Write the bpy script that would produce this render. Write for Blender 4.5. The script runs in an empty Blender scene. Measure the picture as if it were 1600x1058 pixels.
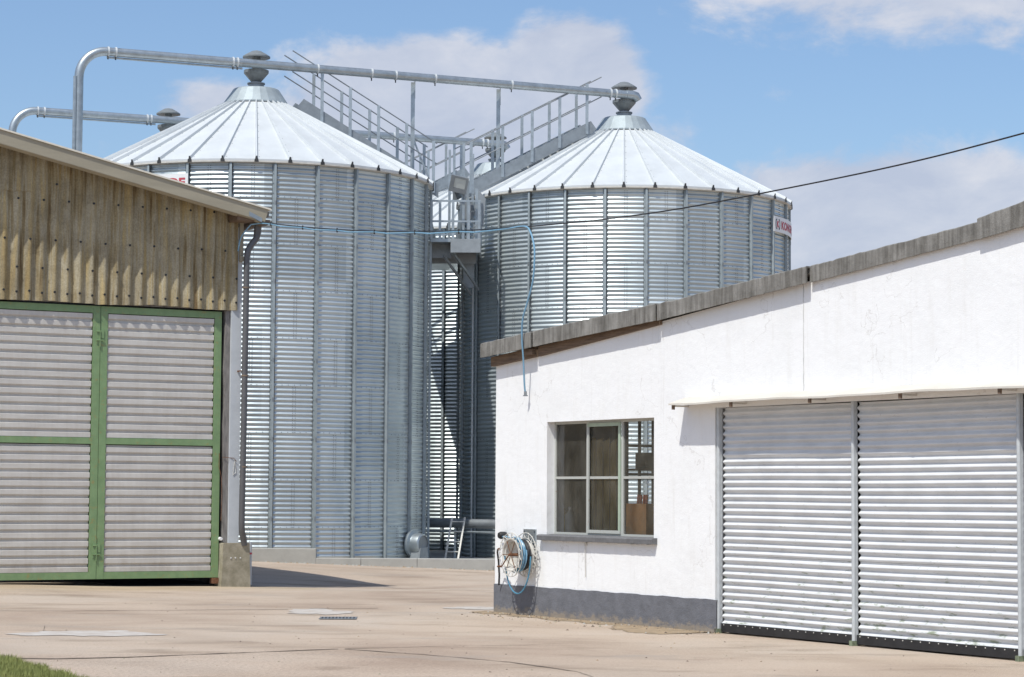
import bpy, math, random
from mathutils import Matrix, Vector
random.seed(7)
R = math.radians
scene = bpy.context.scene
col = scene.collection
sin, cos, PI = math.sin, math.cos, math.pi

# ------------------------------------------------------------------ camera
EYE = 1.75
PITCH, ROLL, FPX = 0.067023, 0.006003, 3587.36
cd = bpy.data.cameras.new("camera")
cam = bpy.data.objects.new("camera", cd)
col.objects.link(cam)
cd.sensor_width = 36.0
cd.lens = 36.0 * FPX / 1600.0
cd.clip_start = 0.1
cd.clip_end = 5000
fw = Vector((0, cos(PITCH), sin(PITCH)))
up0 = Vector((0, -sin(PITCH), cos(PITCH)))
rt0 = Vector((1, 0, 0))
rt = rt0 * cos(ROLL) + up0 * sin(ROLL)
up = -rt0 * sin(ROLL) + up0 * cos(ROLL)
m = Matrix(((rt.x, up.x, -fw.x, 0), (rt.y, up.y, -fw.y, 0), (rt.z, up.z, -fw.z, EYE), (0, 0, 0, 1)))
cam.matrix_world = m
scene.camera = cam

# ------------------------------------------------------------------ sun, sky
SUN_EL = R(59)
HS = Vector((-0.52, -0.854, 0)).normalized()         # horizontal direction towards the sun
SUN = Vector((HS.x * cos(SUN_EL), HS.y * cos(SUN_EL), sin(SUN_EL)))
ld = bpy.data.lights.new("sun", 'SUN')
ld.energy = 3.9
ld.angle = R(0.53)
ld.color = (1.0, 0.975, 0.905)
lo = bpy.data.objects.new("sun", ld)
col.objects.link(lo)
lo.rotation_euler = SUN.to_track_quat('Z', 'Y').to_euler()
lo.location = (0, 0, 60)
scene.view_settings.view_transform = 'Standard'
scene.view_settings.look = 'None'
scene.view_settings.exposure = 0.08
scene.view_settings.gamma = 1

world = bpy.data.worlds.new("World")
scene.world = world
world.use_nodes = True
nt = world.node_tree
nt.nodes.clear()
N = nt.nodes.new
Lk = nt.links.new
out = N('ShaderNodeOutputWorld')
sky = N('ShaderNodeTexSky')
sky.sky_type = 'NISHITA'
sky.sun_disc = False
sky.sun_elevation = SUN_EL
sky.sun_rotation = math.atan2(HS.x, HS.y)
sky.altitude = 100
sky.air_density = 1.0
sky.dust_density = 1.6
sky.ozone_density = 1.0
bg = N('ShaderNodeBackground')
bg.inputs[1].default_value = 0.125
tc = N('ShaderNodeTexCoord')


def nmath(nt, op, a, b=None, c=None, clamp=False):
    n = nt.nodes.new('ShaderNodeMath')
    n.operation = op
    n.use_clamp = clamp
    for i, v in enumerate((a, b, c)):
        if v is None:
            continue
        if isinstance(v, (int, float)):
            n.inputs[i].default_value = v
        else:
            nt.links.new(v, n.inputs[i])
    return n.outputs[0]


def noise(nt, vec, scale, detail=4, rough=0.55, dist=0.0):
    n = nt.nodes.new('ShaderNodeTexNoise')
    n.inputs['Scale'].default_value = scale
    n.inputs['Detail'].default_value = detail
    n.inputs['Roughness'].default_value = rough
    n.inputs['Distortion'].default_value = dist
    if vec is not None:
        nt.links.new(vec, n.inputs['Vector'])
    return n.outputs[0]


def ramp(nt, fac, stops):
    n = nt.nodes.new('ShaderNodeValToRGB')
    e = n.color_ramp.elements
    while len(e) < len(stops):
        e.new(0.5)
    for i, (p, c) in enumerate(stops):
        e[i].position = p
        e[i].color = (c if len(c) == 4 else (*c, 1)) if not isinstance(c, (int, float)) else (c, c, c, 1)
    nt.links.new(fac, n.inputs[0])
    return n.outputs[0]


def mixc(nt, fac, a, b, mode='MIX'):
    n = nt.nodes.new('ShaderNodeMix')
    n.data_type = 'RGBA'
    n.blend_type = mode
    for i, v in ((0, fac), (6, a), (7, b)):
        if isinstance(v, (int, float)):
            n.inputs[i].default_value = v
        elif isinstance(v, tuple):
            n.inputs[i].default_value = (*v, 1) if len(v) == 3 else v
        else:
            nt.links.new(v, n.inputs[i])
    return n.outputs[2]


# clouds, placed by compass bearing and height above the horizon
sep = N('ShaderNodeSeparateXYZ')
Lk(tc.outputs['Generated'], sep.inputs[0])
absy = nmath(nt, 'MAXIMUM', nmath(nt, 'ABSOLUTE', sep.outputs[1]), 0.05)
cx = nmath(nt, 'DIVIDE', sep.outputs[0], absy)
cz = nmath(nt, 'DIVIDE', sep.outputs[2], absy)
comb = N('ShaderNodeCombineXYZ')
Lk(cx, comb.inputs[0]); Lk(nmath(nt, 'MULTIPLY', cz, 1.5), comb.inputs[1])
Lk(nmath(nt, 'SIGN', sep.outputs[1]), comb.inputs[2])
n1 = noise(nt, comb.outputs[0], 15, 10, 0.62, 0.3)
n2 = noise(nt, comb.outputs[0], 34, 6, 0.6, 0.2)
n3 = noise(nt, comb.outputs[0], 5, 5, 0.55, 0.2)
blobs = None
for bx_, bz_, sx_, sz_, w_ in ((-0.035, 0.165, 0.070, 0.036, 1.35), (0.025, 0.182, 0.034, 0.030, 1.35), (0.0, 0.13, 0.09, 0.04, 1.2), (-0.132, 0.168, 0.040, 0.020, 0.75),
                               (0.175, 0.218, 0.130, 0.032, 0.70), (0.170, 0.120, 0.100, 0.036, 1.2),
                               (-0.19, 0.150, 0.04, 0.02, 0.4), (0.03, 0.09, 0.2, 0.05, 1.0), (0.115, 0.178, 0.02, 0.014, 0.45)):
    dx = nmath(nt, 'DIVIDE', nmath(nt, 'SUBTRACT', cx, bx_), sx_)
    dz = nmath(nt, 'DIVIDE', nmath(nt, 'SUBTRACT', cz, bz_), sz_)
    rr = nmath(nt, 'ADD', nmath(nt, 'MULTIPLY', dx, dx), nmath(nt, 'MULTIPLY', dz, dz))
    g = nmath(nt, 'MULTIPLY', nmath(nt, 'POWER', 2.718, nmath(nt, 'MULTIPLY', rr, -0.9)), w_)
    blobs = g if blobs is None else nmath(nt, 'MAXIMUM', blobs, g)
front = nmath(nt, 'GREATER_THAN', sep.outputs[1], 0.0)
far_cl = nmath(nt, 'MULTIPLY', n3, 1.0)
field = nmath(nt, 'ADD', nmath(nt, 'MULTIPLY', blobs, front), nmath(nt, 'MULTIPLY', nmath(nt, 'SUBTRACT', 1.0, front), nmath(nt, 'MULTIPLY', far_cl, 0.9)))
dens = nmath(nt, 'ADD', nmath(nt, 'ADD', nmath(nt, 'MULTIPLY', field, 0.95), nmath(nt, 'MULTIPLY', n1, 1.0)), nmath(nt, 'MULTIPLY', n2, 0.46))
cmask = ramp(nt, dens, [(0.0, 0.0), (0.98 * 0.5 + 0.44, 0.0), (1.0, 0.0)])
mr = N('ShaderNodeMapRange')
mr.interpolation_type = 'SMOOTHSTEP'
mr.inputs['From Min'].default_value = 1.10
mr.inputs['From Max'].default_value = 1.40
mr.inputs['To Min'].default_value = 0.0
mr.inputs['To Max'].default_value = 0.9
Lk(dens, mr.inputs['Value'])
ccol = ramp(nt, n1, [(0.36, (3.9, 4.3, 5.3)), (0.52, (4.6, 4.9, 5.7)), (0.66, (5.5, 5.6, 6.1))])
skyc = mixc(nt, 1.0, sky.outputs[0], (0.89, 1.0, 1.13), 'MULTIPLY')
Lk(mixc(nt, mr.outputs[0], skyc, ccol), bg.inputs[0])
Lk(bg.outputs[0], out.inputs[0])


# ------------------------------------------------------------------ materials
def mat(name):
    mt = bpy.data.materials.new(name)
    mt.use_nodes = True
    t = mt.node_tree
    return mt, t, t.nodes['Principled BSDF']


def coords(t, kind='Object', scale=None):
    c = t.nodes.new('ShaderNodeTexCoord')
    o = c.outputs[kind]
    if scale:
        mp = t.nodes.new('ShaderNodeMapping')
        mp.inputs['Scale'].default_value = scale
        t.links.new(o, mp.inputs[0])
        o = mp.outputs[0]
    return o


def bump(t, b, h, strength, dist=0.01):
    n = t.nodes.new('ShaderNodeBump')
    n.inputs['Strength'].default_value = strength
    n.inputs['Distance'].default_value = dist
    t.links.new(h, n.inputs['Height'])
    t.links.new(n.outputs[0], b.inputs['Normal'])


def simple(name, c, rough=0.6, metal=0.0, var=0.12, scale=6, c2=None, stretch=None, bmp=0.0, bscale=60, bdist=0.005):
    mt, t, b = mat(name)
    v = coords(t, 'Object', stretch)
    n = noise(t, v, scale, 6, 0.6)
    c2 = c2 or tuple(x * (1 - var * 2) for x in c)
    t.links.new(ramp(t, n, [(0.32, c2), (0.62, c)]), b.inputs['Base Color'])
    b.inputs['Roughness'].default_value = rough
    b.inputs['Metallic'].default_value = metal
    if bmp:
        bump(t, b, noise(t, v, bscale, 5, 0.6), bmp, bdist)
    return mt


M = {}
# galvanised corrugated silo sheets: every sheet weathers a little differently
mt, t, b = mat('galvanised_sheet')
v = coords(t)
sp = t.nodes.new('ShaderNodeSeparateXYZ'); t.links.new(v, sp.inputs[0])
ang = nmath(t, 'ARCTAN2', sp.outputs[1], sp.outputs[0])
ia = nmath(t, 'FLOOR', nmath(t, 'MULTIPLY', ang, 27 / (2 * PI) / 2))
iz = nmath(t, 'FLOOR', nmath(t, 'DIVIDE', sp.outputs[2], 1.168))
cb = t.nodes.new('ShaderNodeCombineXYZ'); t.links.new(ia, cb.inputs[0]); t.links.new(iz, cb.inputs[1])
wn = t.nodes.new('ShaderNodeTexWhiteNoise'); t.links.new(cb.outputs[0], wn.inputs[0])
spg = noise(t, v, 55, 3, 0.6)
big = noise(t, coords(t, 'Object', (1, 1, 0.25)), 1.6, 5, 0.6)
f = nmath(t, 'ADD', nmath(t, 'MULTIPLY', wn.outputs[0], 0.35), nmath(t, 'ADD', nmath(t, 'MULTIPLY', spg, 0.3), nmath(t, 'MULTIPLY', big, 0.45)))
t.links.new(ramp(t, f, [(0.3, (0.40, 0.455, 0.475)), (0.75, (0.60, 0.655, 0.665))]), b.inputs['Base Color'])
b.inputs['Metallic'].default_value = 0.60
t.links.new(nmath(t, 'ADD', nmath(t, 'MULTIPLY', f, 0.12), 0.30), b.inputs['Roughness'])
bump(t, b, noise(t, coords(t, 'Object', (1, 1, 0.6)), 3.5, 3, 0.5), 0.18, 0.02)
M['galv'] = mt
M['bolt'] = simple('bolt_steel', (0.16, 0.17, 0.18), 0.6, 0.5)
M['roofmetal'] = simple('silo_roof_sheet', (0.60, 0.625, 0.63), 0.5, 0.12, 0.05, 1.6, stretch=(1, 1, 1))
M['steel'] = simple('galvanised_steel', (0.42, 0.465, 0.49), 0.42, 0.75, 0.12, 5)
M['ribsteel'] = simple('stiffener_steel', (0.36, 0.41, 0.43), 0.62, 0.35, 0.1, 3)
M['ventsteel'] = simple('dull_vent_steel', (0.23, 0.25, 0.255), 0.6, 0.3, 0.12, 6)
M['ribshade'] = simple('rib_shade_strip', (0.075, 0.085, 0.095), 0.6, 0.1, 0.1, 3)  # dark tone standing in for the shade beside the silo ribs
M['steel_dark'] = simple('weathered_steel', (0.30, 0.32, 0.335), 0.5, 0.6, 0.12, 4)
M['stringer'] = simple('grey_galvanised_plate', (0.33, 0.36, 0.38), 0.55, 0.5, 0.1, 5)
M['clip'] = simple('dark_clip', (0.035, 0.037, 0.04), 0.6)
M['trim'] = simple('pale_trim', (0.62, 0.60, 0.55), 0.5)
M['white'] = simple('white_paint', (0.80, 0.80, 0.79), 0.5, 0, 0.03, 3)
M['black'] = simple('black_rubber', (0.022, 0.022, 0.024), 0.55, 0, 0.2, 8)
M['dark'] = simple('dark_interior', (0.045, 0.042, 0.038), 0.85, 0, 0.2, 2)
M['red'] = simple('red_lettering', (0.50, 0.06, 0.085), 0.5, 0, 0.02)
M['signblack'] = simple('dark_emblem', (0.05, 0.06, 0.09), 0.5, 0, 0.02)
M['bluehose'] = simple('blue_hose', (0.20, 0.38, 0.53), 0.35, 0, 0.1, 12)
M['tealhose'] = simple('teal_blue_hose', (0.075, 0.24, 0.36), 0.35, 0, 0.15, 20)
M['cable'] = simple('black_cable', (0.02, 0.02, 0.022), 0.5)
M['wood'] = simple('old_timber', (0.20, 0.135, 0.09), 0.85, 0, 0.25, 6, stretch=(0.6, 6, 6), bmp=0.4)
M['boxwood'] = simple('orange_wood', (0.80, 0.36, 0.10), 0.6, 0, 0.12, 6)
M['ochre'] = simple('ochre_plastic', (0.58, 0.40, 0.12), 0.6)
M['glassgrey'] = simple('grey_plastic', (0.35, 0.36, 0.37), 0.5)
M['orange'] = simple('orange_handle', (0.7, 0.10, 0.03), 0.4)
M['jointgrey'] = simple('render_joint', (0.58, 0.575, 0.56), 0.9)
M['moss'] = simple('mossy_steel', (0.22, 0.26, 0.17), 0.8, 0, 0.25, 20)
M['rust'] = simple('rusty_iron', (0.22, 0.10, 0.05), 0.8, 0.2, 0.25, 30)

# white roughcast render
mt, t, b = mat('white_render')
v = coords(t)
n = noise(t, v, 1.1, 8, 0.65)
n_s = noise(t, coords(t, 'Object', (2.2, 2.2, 0.35)), 2.5, 6, 0.6)
c1 = ramp(t, n, [(0.25, (0.77, 0.772, 0.768)), (0.5, (0.82, 0.822, 0.82))])
c2 = ramp(t, n_s, [(0.30, (0.955, 0.95, 0.94)), (0.46, (1, 1, 1))])
cc = mixc(t, 1.0, c1, c2, 'MULTIPLY')
vo = t.nodes.new('ShaderNodeTexVoronoi'); vo.inputs['Scale'].default_value = 9
t.links.new(v, vo.inputs['Vector'])
sp_ = nmath(t, 'MULTIPLY', nmath(t, 'LESS_THAN', vo.outputs['Distance'], 0.045), nmath(t, 'GREATER_THAN', noise(t, v, 2.3, 3), 0.56))
cc = mixc(t, nmath(t, 'MULTIPLY', sp_, 0.5), cc, (0.42, 0.38, 0.33))
vc = t.nodes.new('ShaderNodeTexVoronoi'); vc.feature = 'DISTANCE_TO_EDGE'; vc.inputs['Scale'].default_value = 0.55
wv_ = t.nodes.new('ShaderNodeVectorMath'); wv_.operation = 'ADD'
nz_ = t.nodes.new('ShaderNodeTexNoise'); nz_.inputs['Scale'].default_value = 3.0; nz_.inputs['Detail'].default_value = 6
t.links.new(v, nz_.inputs['Vector']); t.links.new(v, wv_.inputs[0]); t.links.new(nz_.outputs['Color'], wv_.inputs[1])
t.links.new(wv_.outputs[0], vc.inputs['Vector'])
ck = nmath(t, 'MULTIPLY', nmath(t, 'LESS_THAN', vc.outputs['Distance'], 0.004), nmath(t, 'GREATER_THAN', noise(t, v, 0.9, 3), 0.52))
cc = mixc(t, nmath(t, 'MULTIPLY', ck, 0.30), cc, (0.45, 0.43, 0.40))
run = ramp(t, noise(t, coords(t, 'Object', (5, 5, 0.25)), 2.0, 6, 0.7), [(0.57, 0.0), (0.75, 0.42)])
cc = mixc(t, run, cc, (0.60, 0.58, 0.54))
t.links.new(cc, b.inputs['Base Color'])
b.inputs['Roughness'].default_value = 0.9
h = nmath(t, 'ADD', noise(t, v, 75, 5, 0.65), nmath(t, 'MULTIPLY', noise(t, v, 9, 5, 0.6), 1.6))
h = nmath(t, 'ADD', h, nmath(t, 'MULTIPLY', noise(t, v, 1.6, 3, 0.5), 4.0))
bump(t, b, h, 0.30, 0.012)
M['render'] = mt

mt, t, b = mat('grey_plinth_paint')
v = coords(t)
sp = t.nodes.new('ShaderNodeSeparateXYZ'); t.links.new(v, sp.inputs[0])
cc = ramp(t, noise(t, v, 5, 7, 0.65), [(0.3, (0.115, 0.12, 0.135)), (0.6, (0.155, 0.16, 0.18))])
foot = nmath(t, 'SUBTRACT', 0.62, nmath(t, 'MULTIPLY', sp.outputs[2], 1.9))
spl = ramp(t, nmath(t, 'ADD', foot, nmath(t, 'MULTIPLY', noise(t, coords(t, 'Object', (1, 1, 1.6)), 7, 8, 0.7), 0.9)), [(0.86, 0.0), (1.0, 0.75)])
cc = mixc(t, spl, cc, (0.30, 0.25, 0.19))
chip = ramp(t, noise(t, v, 22, 6, 0.75), [(0.675, 0.0), (0.70, 0.8)])
cc = mixc(t, chip, cc, (0.42, 0.41, 0.38))
t.links.new(cc, b.inputs['Base Color'])
b.inputs['Roughness'].default_value = 0.78
bump(t, b, nmath(t, 'ADD', noise(t, v, 60, 5, 0.6), nmath(t, 'MULTIPLY', noise(t, v, 8, 4), 2.0)), 0.5, 0.014)
M['plinth'] = mt

# yard concrete
mt, t, b = mat('yard_concrete')
v = coords(t)
big = noise(t, v, 0.22, 6, 0.6, 0.4)
mid = noise(t, coords(t, 'Object', (0.5, 1.3, 1)), 0.9, 7, 0.65, 0.3)
fine = noise(t, v, 34, 4, 0.75)
gr = noise(t, v, 150, 2, 0.8)
c1 = ramp(t, big, [(0.30, (0.355, 0.27, 0.205)), (0.5, (0.45, 0.36, 0.28)), (0.72, (0.465, 0.395, 0.325))])
c2 = ramp(t, mid, [(0.30, (0.66, 0.64, 0.61)), (0.46, (1, 1, 1)), (0.74, (1.06, 1.07, 1.08))])
c3 = ramp(t, fine, [(0.28, (0.72, 0.71, 0.70)), (0.5, (1, 1, 1)), (0.75, (1.10, 1.10, 1.10))])
cc = mixc(t, 1.0, mixc(t, 1.0, c1, c2, 'MULTIPLY'), c3, 'MULTIPLY')
c4 = ramp(t, gr, [(0.3, (0.62, 0.61, 0.60)), (0.5, (1, 1, 1)), (0.7, (1.25, 1.24, 1.22))])
cc = mixc(t, 1.0, cc, c4, 'MULTIPLY')
# the near slab is rougher, with exposed aggregate; a long pale drag mark crosses the yard
spg_ = t.nodes.new('ShaderNodeSeparateXYZ'); t.links.new(v, spg_.inputs[0])
gx, gy = spg_.outputs[0], spg_.outputs[1]
xo = nmath(t, 'ADD', gx, 1.84)
edge = nmath(t, 'MINIMUM', nmath(t, 'ADD', 25.78, nmath(t, 'MULTIPLY', xo, 0.40)), nmath(t, 'SUBTRACT', 25.74, nmath(t, 'MULTIPLY', xo, 1.53)))
near = nmath(t, 'GREATER_THAN', nmath(t, 'SUBTRACT', edge, gy), 0.0)
agg = noise(t, v, 20, 5, 0.85)
cc = mixc(t, near, cc, mixc(t, 1.0, cc, ramp(t, agg, [(0.30, (0.58, 0.57, 0.57)), (0.48, (0.96, 0.95, 0.95)), (0.7, (1.22, 1.20, 1.18))]), 'MULTIPLY'))
# sandy yellow dust by the barn doors
by = nmath(t, 'MULTIPLY', nmath(t, 'SUBTRACT', 1.0, nmath(t, 'ABSOLUTE', nmath(t, 'DIVIDE', nmath(t, 'SUBTRACT', gy, nmath(t, 'ADD', 45.3, nmath(t, 'MULTIPLY', gx, 0.55))), 2.4)), clamp=True), nmath(t, 'LESS_THAN', gx, -3.5))
cc = mixc(t, nmath(t, 'MULTIPLY', nmath(t, 'MULTIPLY', by, mid), 1.1, clamp=True), cc, (0.40, 0.31, 0.18))
lw = t.nodes.new('ShaderNodeTexWave'); lw.inputs['Scale'].default_value = 0.16; lw.inputs['Distortion'].default_value = 3.5; lw.inputs['Detail'].default_value = 4
lw.bands_direction = 'DIAGONAL'; t.links.new(v, lw.inputs['Vector'])
cc = mixc(t, 1.0, cc, ramp(t, lw.outputs['Fac'], [(0.0, (0.93, 0.92, 0.91)), (0.25, (1, 1, 1)), (0.9, (1.03, 1.03, 1.03))]), 'MULTIPLY')
vo = t.nodes.new('ShaderNodeTexVoronoi'); vo.inputs['Scale'].default_value = 5.0
t.links.new(v, vo.inputs['Vector'])
spk = nmath(t, 'MULTIPLY', nmath(t, 'LESS_THAN', vo.outputs['Distance'], 0.07), nmath(t, 'GREATER_THAN', noise(t, v, 1.3, 3), 0.54))
cc = mixc(t, nmath(t, 'MULTIPLY', spk, 0.6), cc, (0.10, 0.085, 0.07))
stn = ramp(t, noise(t, coords(t, 'Object', (0.35, 0.9, 1)), 0.7, 8, 0.7, 0.6), [(0.57, 0.0), (0.68, 0.5)])
cc = mixc(t, stn, cc, (0.30, 0.27, 0.235))
t.links.new(cc, b.inputs['Base Color'])
b.inputs['Roughness'].default_value = 0.92
bump(t, b, nmath(t, 'ADD', fine, nmath(t, 'MULTIPLY', gr, 0.7)), 0.5, 0.012)
M['yard'] = mt
M['patch'] = simple('pale_cement', (0.50, 0.47, 0.43), 0.9, 0, 0.08, 5, c2=(0.40, 0.345, 0.295), bmp=0.3)
M['crack'] = simple('dirt_filled_joint', (0.16, 0.125, 0.095), 0.95, 0, 0.2, 7)
M['dirt'] = simple('sandy_dirt', (0.34, 0.25, 0.16), 0.95, 0, 0.2, 6, c2=(0.22, 0.17, 0.11), bmp=0.6, bscale=30)


def concrete(name, c, c2, sc=3.0, streak=True):
    mt, t, b = mat(name)
    v = coords(t)
    a = ramp(t, noise(t, v, sc, 8, 0.65), [(0.3, c2), (0.65, c)])
    if streak:
        s = ramp(t, noise(t, coords(t, 'Object', (9, 9, 0.7)), 1.6, 5, 0.65), [(0.35, (0.55, 0.54, 0.52)), (0.62, (1.06, 1.06, 1.06))])
        a = mixc(t, 1.0, a, s, 'MULTIPLY')
    t.links.new(a, b.inputs['Base Color'])
    b.inputs['Roughness'].default_value = 0.92
    bump(t, b, noise(t, v, 40, 6, 0.7), 0.55, 0.012)
    return mt


M['kerb'] = concrete('kerb_concrete', (0.40, 0.395, 0.37), (0.32, 0.315, 0.295), 2.5, False)
M['footing'] = concrete('mossy_footing_concrete', (0.38, 0.34, 0.26), (0.20, 0.18, 0.12), 4.5, False)
M['verge'] = concrete('weathered_fibre_cement', (0.27, 0.26, 0.24), (0.145, 0.138, 0.125), 3.5)

# lichen-covered corrugated fibre cement on the barn
mt, t, b = mat('lichen_fibre_cement')
v = coords(t)
st = noise(t, coords(t, 'Object', (6, 6, 0.35)), 1.3, 6, 0.6)
md = noise(t, v, 1.1, 7, 0.65, 0.3)
fi = noise(t, v, 32, 4, 0.7)
a = ramp(t, st, [(0.34, (0.17, 0.12, 0.06)), (0.43, (0.31, 0.255, 0.15)), (0.50, (0.39, 0.355, 0.27)), (0.56, (0.35, 0.30, 0.195)), (0.64, (0.42, 0.33, 0.17))])
bq = ramp(t, md, [(0.32, (0.66, 0.63, 0.58)), (0.62, (1.08, 1.07, 1.04))])
cc = mixc(t, 1.0, a, bq, 'MULTIPLY')
cc = mixc(t, 1.0, cc, ramp(t, fi, [(0.3, (0.72, 0.71, 0.70)), (0.7, (1.16, 1.16, 1.15))]), 'MULTIPLY')
t.links.new(cc, b.inputs['Base Color'])
b.inputs['Roughness'].default_value = 0.95
bump(t, b, fi, 0.4, 0.01)
M['lichen'] = mt
M['barge'] = simple('beige_barge_board', (0.36, 0.325, 0.245), 0.7, 0, 0.08, 2.0, stretch=(0.5, 5, 3))
M['bargetop'] = simple('pale_flashing', (0.74, 0.70, 0.60), 0.6, 0, 0.06)
M['green'] = simple('green_paint', (0.165, 0.29, 0.105), 0.5, 0, 0.1, 5, c2=(0.13, 0.235, 0.095))
mt, t, b = mat('chipped_green_paint')
v = coords(t)
n = noise(t, v, 6, 8, 0.7)
rs = ramp(t, noise(t, v, 11, 8, 0.75), [(0.575, 0.0), (0.63, 0.8)])
cc = mixc(t, rs, ramp(t, n, [(0.3, (0.155, 0.245, 0.115)), (0.62, (0.205, 0.31, 0.15))]), (0.27, 0.24, 0.09))
t.links.new(cc, b.inputs['Base Color'])
b.inputs['Roughness'].default_value = 0.5
M['green'] = mt
mt, t, b = mat('dusty_box_profile_sheet')
v = coords(t)
n = noise(t, coords(t, 'Object', (1.2, 1, 6)), 1.4, 7, 0.6)
d = noise(t, coords(t, 'Object', (5, 1, 0.5)), 2, 6, 0.65)
cc = ramp(t, n, [(0.3, (0.50, 0.475, 0.44)), (0.65, (0.58, 0.56, 0.525))])
cc = mixc(t, 1.0, cc, ramp(t, d, [(0.3, (0.95, 0.94, 0.925)), (0.6, (1.03, 1.03, 1.03))]), 'MULTIPLY')
sp = t.nodes.new('ShaderNodeSeparateXYZ'); t.links.new(v, sp.inputs[0])
mud = ramp(t, nmath(t, 'ADD', nmath(t, 'SUBTRACT', 0.55, nmath(t, 'MULTIPLY', sp.outputs[2], 0.75)), nmath(t, 'MULTIPLY', noise(t, v, 4, 7, 0.7), 0.6)), [(0.5, 0.0), (0.8, 0.6)])
cc = mixc(t, mud, cc, (0.30, 0.25, 0.19))
scr = ramp(t, noise(t, coords(t, 'Object', (1.5, 1, 14)), 5, 6, 0.75), [(0.66, 0.0), (0.70, 0.5)])
cc = mixc(t, scr, cc, (0.30, 0.27, 0.24))
t.links.new(cc, b.inputs['Base Color'])
b.inputs['Roughness'].default_value = 0.5
b.inputs['Metallic'].default_value = 0.05
M['boxsheet'] = mt
# white garage sheets with green moss streaks near the ground
mt, t, b = mat('white_corrugated_sheet')
v = coords(t)
sp = t.nodes.new('ShaderNodeSeparateXYZ'); t.links.new(v, sp.inputs[0])
low = nmath(t, 'SUBTRACT', 1.0, nmath(t, 'MULTIPLY', sp.outputs[2], 0.55), clamp=True)
ns = noise(t, coords(t, 'Object', (1.7, 1, 9)), 2.4, 6, 0.65)
moss = ramp(t, nmath(t, 'ADD', nmath(t, 'MULTIPLY', low, 0.16), ns), [(0.70, 0.0), (0.78, 0.8)])
base = ramp(t, noise(t, coords(t, 'Object', (1.5, 1, 4)), 1.6, 7, 0.6), [(0.3, (0.56, 0.57, 0.575)), (0.6, (0.65, 0.66, 0.665))])
cc = mixc(t, moss, base, (0.17, 0.21, 0.11))
dk = nmath(t, 'MULTIPLY', nmath(t, 'GREATER_THAN', noise(t, coords(t, 'Object', (2, 1, 6)), 9, 4, 0.65), 0.675), 0.6)
cc = mixc(t, dk, cc, (0.30, 0.29, 0.27))
t.links.new(cc, b.inputs['Base Color'])
b.inputs['Roughness'].default_value = 0.45
M['whitesheet'] = mt
M['post'] = simple('grey_white_post', (0.52, 0.545, 0.56), 0.5, 0.1, 0.08, 8)
M['column'] = simple('pale_grey_column_paint', (0.53, 0.56, 0.585), 0.6, 0, 0.05, 4)
M['oldconc'] = simple('rough_grey_jamb', (0.24, 0.225, 0.21), 0.9, 0, 0.2, 8, stretch=(3, 3, 0.6), bmp=0.6)
M['pipe'] = simple('grey_downpipe', (0.115, 0.115, 0.12), 0.45, 0.1, 0.12, 4)
M['gutter'] = simple('brown_gutter', (0.20, 0.15, 0.11), 0.55, 0.1, 0.15, 5)
M['canopy'] = simple('cream_canopy_sheet', (0.60, 0.565, 0.50), 0.6, 0, 0.06, 2.5)
M['sill'] = simple('grey_sill', (0.16, 0.16, 0.165), 0.8, 0, 0.15, 12, bmp=0.5)
mt, t, b = mat('flaking_white_frame')
v = coords(t)
cc = mixc(t, ramp(t, noise(t, v, 16, 7, 0.7), [(0.60, 0.0), (0.66, 0.8)]), (0.43, 0.44, 0.41), (0.28, 0.20, 0.14))
t.links.new(cc, b.inputs['Base Color'])
b.inputs['Roughness'].default_value = 0.6
M['frame'] = mt
M['framegreen'] = simple('pale_green_frame', (0.38, 0.46, 0.36), 0.6, 0, 0.06, 8)
mt, t, b = mat('dusty_window_glass')
t.nodes.remove(b)
tr = t.nodes.new('ShaderNodeBsdfTransparent'); tr.inputs[0].default_value = (0.95, 0.96, 0.94, 1)
gl = t.nodes.new('ShaderNodeBsdfGlossy'); gl.inputs['Roughness'].default_value = 0.06
df = t.nodes.new('ShaderNodeBsdfDiffuse')
df.inputs[0].default_value = (0.42, 0.40, 0.34, 1)
fr = t.nodes.new('ShaderNodeFresnel'); fr.inputs[0].default_value = 1.5
m1 = t.nodes.new('ShaderNodeMixShader'); m2 = t.nodes.new('ShaderNodeMixShader')
t.links.new(nmath(t, 'MULTIPLY', fr.outputs[0], 1.3), m1.inputs[0]); t.links.new(tr.outputs[0], m1.inputs[1]); t.links.new(gl.outputs[0], m1.inputs[2])
dv = ramp(t, noise(t, coords(t, 'Object', (1.5, 1, 0.8)), 2.6, 7, 0.7), [(0.35, 0.05), (0.75, 0.20)])
vo = t.nodes.new('ShaderNodeTexVoronoi'); vo.inputs['Scale'].default_value = 11
t.links.new(coords(t), vo.inputs['Vector'])
dv2 = nmath(t, 'ADD', dv, nmath(t, 'MULTIPLY', nmath(t, 'LESS_THAN', vo.outputs['Distance'], 0.05), 0.35), clamp=True)
t.links.new(dv2, m2.inputs[0]); t.links.new(m1.outputs[0], m2.inputs[1]); t.links.new(df.outputs[0], m2.inputs[2])
t.links.new(m2.outputs[0], t.nodes['Material Output'].inputs[0])
M['glass'] = mt
mt, t, b = mat('lamp_glass')
b.inputs['Base Color'].default_value = (0.55, 0.58, 0.55, 1)
b.inputs['Roughness'].default_value = 0.12
M['lampglass'] = mt
M['grass'] = simple('grass_blades', (0.24, 0.26, 0.075), 0.7, 0, 0.2, 2.5, c2=(0.16, 0.19, 0.05))


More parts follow.
